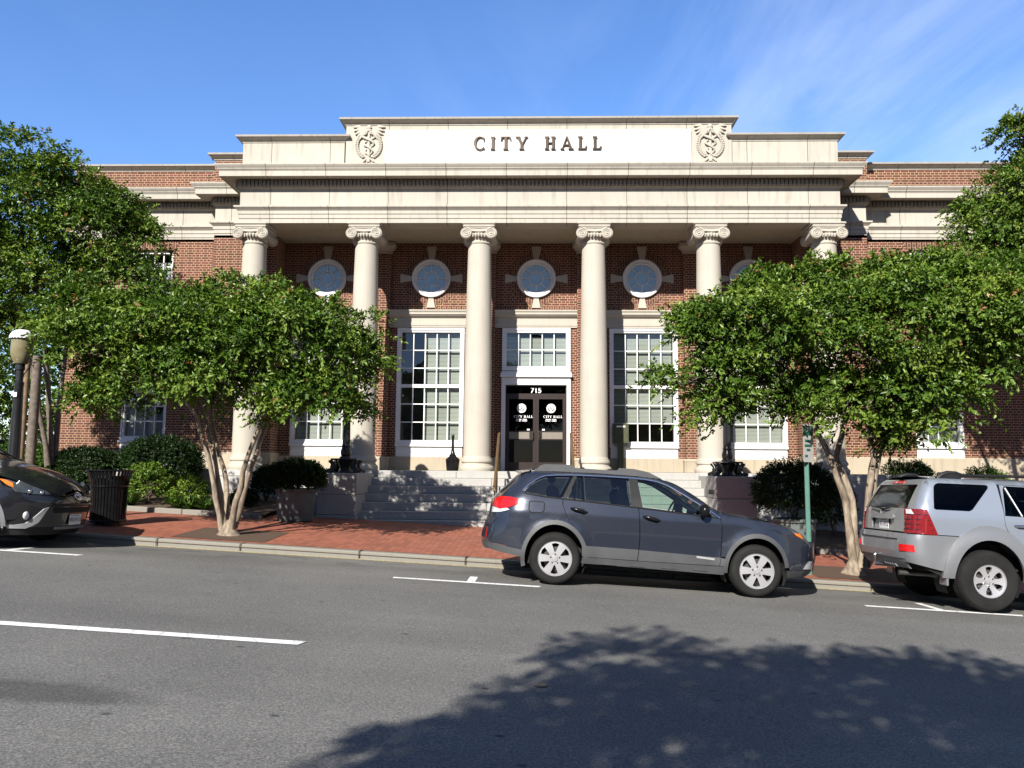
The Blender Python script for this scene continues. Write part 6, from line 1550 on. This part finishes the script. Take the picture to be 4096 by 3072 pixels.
M['paint2t'] = paint_mat('dusty grey tailgate paint', (.2, .205, .21), .12, .42, .25, .5, .35)
M['grey_plastic2'] = plain('mid grey plastic', (.16, .165, .175), .5, var=.12)
suv()

# ---------------- dark crossover at the left edge, seen from the front corner
def crossover():
    M['trim3'] = plain('pale grey trim', (.24, .245, .25), .5, var=.08)
    X0 = -10.48
    T = car('parked_crossover', 'black crossover with grey trim at the left edge, nose to the litter bin', X0, 11.80, road_z(X0, 10.95) - .01)
    B = Body([(-.80, 1.50), (-.55, 1.60), (0, 1.655), (.8, 1.66), (1.3, 1.62), (1.6, 1.52), (2.0, 1.30), (2.42, 1.10), (2.6, 1.06), (2.9, 1.0), (3.1, .945), (3.25, .89), (3.4, .825), (3.5, .775), (3.56, .735), (3.6, .68)],
             [(.2, .83), (.4, .88), (.6, .905), (.85, .91), (1.0, .895), (1.1, .87), (1.4, .74), (1.66, .62)],
             [(.2, 3.50), (.27, 3.56), (.35, 3.58), (.5, 3.60), (.6, 3.62), (.66, 3.63), (.72, 3.60), (.78, 3.56), (.84, 3.54), (1.2, 3.56)],
             [(.3, -.85), (.5, -.95), (.9, -.96), (1.1, -.93), (1.5, -.78), (1.62, -.6)],
             2.5, 2.7, -.3, 3.0, .05, [(0.0, .35, .44, .03), (2.66, .35, .44, .035)], .05)
    qs = .5
    zt = B.zt; top = lambda a, b, n: [(a + (b - a) * k / n, zt(a + (b - a) * k / n)) for k in range(n + 1)]
    WA = lambda c, a0, a1, n=20: arc(c, .35, .39, .42, a0, a1, n); FA = lambda c, a0, a1, n=20: arc(c, .35, .45, .49, a0, a1, n)
    fe = lambda z0, z1, n=8, q=qs: [(B.xsf(z0 + (z1 - z0) * k / n, q), z0 + (z1 - z0) * k / n) for k in range(n + 1)]
    re = lambda z0, z1, n=8, q=.75: [(B.xsr(z0 + (z1 - z0) * k / n, q), z0 + (z1 - z0) * k / n) for k in range(n + 1)]
    qw = [(-.55, 1.20), (-.40, 1.50), (.1, 1.53), (.1, 1.14)]; dw = [(.16, 1.13), (.16, 1.54), (.88, 1.55), (.95, 1.09)]; fw_ = [(1.05, 1.085), (1.0, 1.55), (1.28, 1.53), (1.58, 1.42), (2.1, 1.09)]
    body = MB()
    for sg in (-1, 1):
        s_ = B.side(sg)
        skin(body, re(.5, 1.55, 10) + top(-.62, .12, 6) + [(.13, 1.1), (.16, .9)] + FA(0, 78, 180, 12) + [(-.6, .5)], s_, .07, .018, [qw])
        skin(body, top(.125, 2.4, 20) + [(2.2, 1.075), (1.6, 1.44), (1.3, 1.555), (.9, 1.58), (.13, 1.56)], s_, .07)
        skin(body, [(2.2, 1.07), (2.2, .6)] + FA(2.66, 146, 5, 16) + [(3.2, .40)] + [(3.34, .56), (3.32, .74), (3.20, .80), (3.02, .86), (2.95, .95)] + [(x, zt(x) - .004) for x in (2.9, 2.6, 2.4)], s_, .06)
    B.top(body, -.60, 1.5, 24, 12, 0, .05); body.build('body', M['paint3'], T, smooth=40)
    hd = MB(); B.top(hd, 2.42, 3.55, 26, 14, .002, .135, .004); ho = hd.build('bonnet', M['paint3'], T, smooth=50)
    ws = MB(); B.top(ws, 1.52, 2.40, 14, 12, -.004, .04, .05, .06); ws.build('windscreen', M['carglass'], T, smooth=50)
    q = MB(); q.tube([(2.40, -.72, 1.112), (2.50, 0, 1.15), (2.40, .72, 1.112)], .022, 8); q.build('cowl', M['black_plastic'], T)
    F = B.front
    def ze(y):
        a, b = 2.6, 3.56
        for _ in range(30):
            m_ = (a + b) / 2
            if B.W(m_, B.zt(m_)) > abs(y): a = m_
            else: b = m_
        return B.zt(a)
    # nose: black centre, grille bands, bumper, lower grey trim, fog lamps
    f = MB(); W_ = lambda z: B.w_(z)
    skin(f, [(-.80, .30), (.80, .30), (.86, .55), (.84, .70), (.66, .76), (.42, .745), (-.42, .745), (-.66, .76), (-.84, .70), (-.86, .55)], F(), .06, .02); fb = f.build('front_bumper', M['paint3'], T, smooth=45)
    f = MB(); skin(f, [(-.44, .50), (.44, .50), (.50, .575), (-.50, .575)], F(.010), .07, .02); f.build('lower_grille', M['dark'], fb, smooth=30)
    f = MB(); skin(f, [(-.72, .755), (-.45, .735), (.45, .735), (.72, .755)] + [(y, ze(y) - .004) for y in [.72 - .08 * k for k in range(19)]], F(.004), .06, .02); f.build('grille', M['gloss_black'], fb, smooth=40)
    f = MB(); f.tube([F(.03)(y, .60 + .02 * (1 - (y / .5) ** 2)) for y in [-.5 + k * .05 for k in range(21)]], .018, 6); f.tube([F(.022)(y, .78 - .10 * abs(y)) for y in [-.42 + k * .06 for k in range(15)]], .007, 6); f.build('nose_trim', M['gloss_black'], fb)
    f = MB(); skin(f, [(-.36, .26), (.36, .26), (.36, .30), (-.36, .30)], F(.02), .07, .03); f.build('skid_plate', M['grey_plastic2'], fb, smooth=40)
    f = MB(); skin(f, [(-.86, .18), (.86, .18), (.82, .30), (-.82, .30)], F(-.02), .08, .02); f.build('air_dam', M['black_plastic'], fb, smooth=40)
    e = MB(); rm = F(.022)
    def oval(a, b, cy, cz, n=30): return [rm(cy + a * cos(2 * pi * k / n), cz + b * sin(2 * pi * k / n)) for k in range(n + 1)]
    e.tube(oval(.075, .053, 0, .745), .007, 6); e.tube(oval(.026, .05, 0, .745), .006, 6); e.tube(oval(.052, .017, 0, .770), .006, 6); e.build('emblem', M['chrome'], fb)
    plate_at(fb, lambda a, b, t: (B.xf_(.40) + .015 + t, a, .40 + b), 0, 0, .30, .152, 'VED-9115', 'licence_plate', .078, (-.11, .055, .011))
    for sg in (-1, 1):
        q = MB(); tr_ = [(sg * a, z) for a, z in ((.865, .27), (.87, .33), (.76, .325), (.70, .35), (.585, .56), (.535, .58), (.60, .36), (.68, .275))]
        skin(q, tr_, F(.014), .05, .02); q.build('bumper_trim', M['trim3'], fb, smooth=30)
        q = MB(); skin(q, [(sg * a, z) for a, z in ((.86, .35), (.76, .345), (.72, .37), (.62, .56), (.70, .60), (.86, .60))], F(.006), .06, .01); q.build('fog_recess', M['black_plastic'], fb, smooth=30)
        q = MB(); c = F(.012)(sg * .72, .46); q.ball(c, .058, 16, 10, (.6, 1, 1)); q.build('fog_light', M['clearlens'], fb)
        # headlight, sweeping back along the wing
        q = MB(); skin(q, [(sg * a, z) for a, z in [(.50, .77)] + [(y, ze(y) - .014) for y in (.55, .62, .69, .74, .78)] + [(.82, .835), (.80, .785), (.70, .765), (.60, .757)]], F(.012), .04, .02); skin(q, [(2.98, .955)] + [(x, B.zt(x) - .012) for x in (3.06, 3.14, 3.2, 3.25)] + [(3.27, .80), (3.18, .81), (3.08, .86)], B.side(sg, .010), .04, .02); lo = q.build('headlight', M['headlens'], T, smooth=40)
        q = MB(); skin(q, [(2.96, .955), (3.05, .94), (3.13, .905), (3.15, .84), (3.06, .88)], B.side(sg, .016), .04, .01); q.build('turn_signal', M['amberlens'], lo, smooth=40)
        q = MB()
        for a, z, r in ((.71, .80, .036), (.60, .787, .03)): q.ball(F(.010)(sg * a, z), r, 14, 8, (.6, 1, 1))
        q.build('lamp_projector', M['chrome'], lo)
        s_ = B.side(sg); gl = B.side(sg, -.01)
        q = MB(); skin(q, qw, gl, .1, 0); q.build('quarter_window', M['privacy'], T)
        d_ = MB(); skin(d_, [(.135, 1.12), (.165, .88)] + FA(0, 76, 8, 10) + [(.5, .38), (.97, .38), (.99, 1.0), (.95, 1.57), (.14, 1.555)], s_, .07, .018, [dw]); do = d_.build('door', M['paint3'], T, smooth=40); q = MB(); skin(q, dw, gl, .1, 0); q.build('side_window', M['privacy'], do)
        d_ = MB(); skin(d_, [(1.0, .38), (2.19, .38), (2.19, 1.06), (1.6, 1.425), (1.3, 1.545), (.97, 1.565)], s_, .07, .018, [fw_]); do = d_.build('door', M['paint3'], T, smooth=40); q = MB(); skin(q, fw_, gl, .1, 0); q.build('side_window', M['carglass'], do)
        q = MB(); skin(q, FA(2.66, -6, 188, 24) + WA(2.66, 188, -6, 24), B.side(sg, .014), .05, .03); q.build('arch_trim', M['grey_plastic2'], T, smooth=35); q = MB(); skin(q, FA(0, -6, 188, 24) + WA(0, 188, -6, 24), B.side(sg, .014), .06, .03); q.build('arch_trim', M['grey_plastic2'], T, smooth=35); q = MB(); skin(q, [(.45, .24), (.45, .375), (2.2, .375), (2.2, .24)], B.side(sg, .012), .1); q.build('sill', M['grey_plastic2'], T, smooth=35)
        q = MB(); c = (2.0, sg * (B.W(2.0, 1.1) + .13), 1.16); q.ball(c, .11, 16, 10, (.6, 1.05, .8)); q.tube([(2.05, sg * (B.W(2.05, 1.1) - .02), 1.1), (2.0, c[1], 1.12)], .03, 8); q.build('mirror', M['paint3'], T)
        q = MB(); skin(q, [(-.75, .45), (-.8, .9), (-.75, 1.1), (.2, 1.1), (1.1, 1.07), (2.2, 1.04), (2.9, .95), (3.2, .75), (3.3, .5), (3.15, .3)] + arc(2.66, .35, .45, .49, -2, 182, 14) + arc(0, .35, .45, .49, -2, 182, 14), B.side(sg, -.04), .1, 0); q.build('inner_panel', M['dark'], T, smooth=0)
        q = MB(); skin(q, re(.80, 1.1, 4, .8) + [(-.7, 1.1), (-.6, .95)], B.side(sg, .01), .06, .02); q.build('tail_light', M['red'], T)
    q = MB(); zs = [.4 + 1.1 * k / 12 for k in range(13)]; skin(q, [(-.75 * B.w_(z), z) for z in zs] + [(.75 * B.w_(z), z) for z in zs[::-1]], B.rear(), .1, .02, [[(-.55, 1.12), (.55, 1.12), (.48, 1.44), (-.48, 1.44)]]); to = q.build('tailgate', M['paint3'], T, smooth=40)
    q = MB(); skin(q, [(-.55, 1.12), (.55, 1.12), (.48, 1.44), (-.48, 1.44)], B.rear(-.006), .1, 0); q.build('rear_window', M['privacy2'], to)
    for x in (0, 2.66):
        for sg in (-1, 1): wheel(T, x, sg * .79, .345, .352, .225, .225, sg, 5, 2)
    underside(T, B, -.5, 3.1, .25, [(0, .35, .43), (2.66, .35, .43)], .89)
    cabin(T, B, -.6, 2.3, [(.1, .3), (1.05, .3)], 1.1, .45, .72, 1.62, 1.75)
crossover()
# ------------------------------------------------------------------ light, sky, camera
SUN = Vector((.37, 1, -.69)).normalized()
EL = math.asin(-SUN.z)
for o in [o for o in COL.objects if o.parent is None]: o.location.z += ZUP
sl = bpy.data.lights.new('sun', 'SUN'); sl.energy = 5.0; sl.angle = radians(.55); sl.color = (1.0, .95, .87)
so = bpy.data.objects.new('sun', sl); COL.objects.link(so); so.rotation_euler = SUN.to_track_quat('-Z', 'Y').to_euler()
w = bpy.data.worlds.new('World'); S.world = w; w.use_nodes = True
t = w.node_tree; t.nodes.clear(); N = t.nodes.new; Lk = t.links.new
sky = N('ShaderNodeTexSky'); sky.sky_type = 'NISHITA'; sky.sun_disc = False; sky.sun_elevation = EL; sky.sun_rotation = radians(200.3)
sky.air_density = 1.0; sky.dust_density = .15; sky.ozone_density = 2.2; sky.altitude = 100
hs = N('ShaderNodeHueSaturation'); hs.inputs['Saturation'].default_value = 1.16; hs.inputs['Value'].default_value = 1.0
tg_ = N('ShaderNodeTexCoord'); ts = N('ShaderNodeSeparateXYZ'); Lk(tg_.outputs['Generated'], ts.inputs[0])
mr = N('ShaderNodeMapRange'); mr.interpolation_type = 'SMOOTHSTEP'; Lk(ts.outputs[1], mr.inputs['Value'])
for k_, v_ in (('From Min', -.1), ('From Max', .75), ('To Min', .85), ('To Max', 2.0)): mr.inputs[k_].default_value = v_
vm = N('ShaderNodeVectorMath'); vm.operation = 'MULTIPLY'; Lk(sky.outputs[0], vm.inputs[0])
v2 = N('ShaderNodeVectorMath'); v2.operation = 'SCALE'; v2.inputs[0].default_value = (.90, .885, 1.0); Lk(mr.outputs[0], v2.inputs['Scale']); Lk(v2.outputs[0], vm.inputs[1])
Lk(vm.outputs[0], hs.inputs['Color'])
tc = N('ShaderNodeTexCoord'); sx = N('ShaderNodeSeparateXYZ'); Lk(tc.outputs['Generated'], sx.inputs[0])
def m(op, a, b=0.0):
    n = N('ShaderNodeMath'); n.operation = op
    for i, v in ((0, a), (1, b)):
        if isinstance(v, bpy.types.NodeSocket): Lk(v, n.inputs[i])
        else: n.inputs[i].default_value = v
    return n.outputs[0]
# cirrus on a flat layer high above: project the view direction on it
zz = m('MAXIMUM', sx.outputs[2], .06)
u = m('DIVIDE', sx.outputs[0], zz); v = m('DIVIDE', sx.outputs[1], zz)
cv = N('ShaderNodeCombineXYZ'); Lk(u, cv.inputs[0]); Lk(v, cv.inputs[1])
mp = N('ShaderNodeMapping'); Lk(cv.outputs[0], mp.inputs[0]); mp.inputs['Rotation'].default_value = (0, 0, radians(-52)); mp.inputs['Scale'].default_value = (2.4, .6, 1)
n1 = N('ShaderNodeTexNoise'); Lk(mp.outputs[0], n1.inputs['Vector']); n1.inputs['Scale'].default_value = .75; n1.inputs['Detail'].default_value = 8; n1.inputs['Roughness'].default_value = .6; n1.inputs['Distortion'].default_value = .5
r1 = N('ShaderNodeValToRGB'); Lk(n1.outputs[0], r1.inputs[0]); r1.color_ramp.elements[0].position = .42; r1.color_ramp.elements[1].position = .80
n2 = N('ShaderNodeTexNoise'); Lk(cv.outputs[0], n2.inputs['Vector']); n2.inputs['Scale'].default_value = .35; n2.inputs['Detail'].default_value = 3
r2 = N('ShaderNodeValToRGB'); Lk(n2.outputs[0], r2.inputs[0]); r2.color_ramp.elements[0].position = .35; r2.color_ramp.elements[1].position = .65
gx = m('MULTIPLY', m('MAXIMUM', m('MINIMUM', m('ADD', m('MULTIPLY', sx.outputs[0], 1.6), .42), 1.0), .05), .40)
cf = m('MULTIPLY', m('MULTIPLY', r1.outputs[0], m('ADD', m('MULTIPLY', r2.outputs[0], .75), .25)), gx)
# a thin contrail, upper left
mx = N('ShaderNodeMix'); mx.data_type = 'RGBA'; Lk(cf, mx.inputs[0]); Lk(hs.outputs[0], mx.inputs[6]); mx.inputs[7].default_value = (13, 13.6, 14.5, 1)
bg = N('ShaderNodeBackground'); Lk(mx.outputs[2], bg.inputs[0]); bg.inputs['Strength'].default_value = .065
wo = N('ShaderNodeOutputWorld'); Lk(bg.outputs[0], wo.inputs[0])

F_, YAW, PIT, ROL = 1717., .03, .1054, .0086
fw = Vector((-sin(YAW) * cos(PIT), cos(YAW) * cos(PIT), sin(PIT))); rt = Vector((cos(YAW), sin(YAW), 0)); up = rt.cross(fw)
r_ = rt * cos(ROL) + up * sin(ROL); u_ = up * cos(ROL) - rt * sin(ROL)
cd = bpy.data.cameras.new('camera'); cd.sensor_width = 36; cd.lens = 36 * F_ / 2212; cd.clip_start = .05; cd.clip_end = 3000
co_ = bpy.data.objects.new('camera', cd); COL.objects.link(co_)
co_.matrix_world = Matrix(((r_.x, u_.x, -fw.x, 0), (r_.y, u_.y, -fw.y, 0), (r_.z, u_.z, -fw.z, .08 + ZUP), (0, 0, 0, 1)))
S.camera = co_
S.render.engine = 'CYCLES'
S.view_settings.view_transform = 'Standard'; S.view_settings.look = 'None'; S.view_settings.exposure = .9; S.view_settings.gamma = 1
cy = S.cycles; cy.use_denoising = True; cy.max_bounces = 8; cy.transparent_max_bounces = 16; cy.caustics_reflective = False; cy.caustics_refractive = False
cy.sample_clamp_indirect = 6
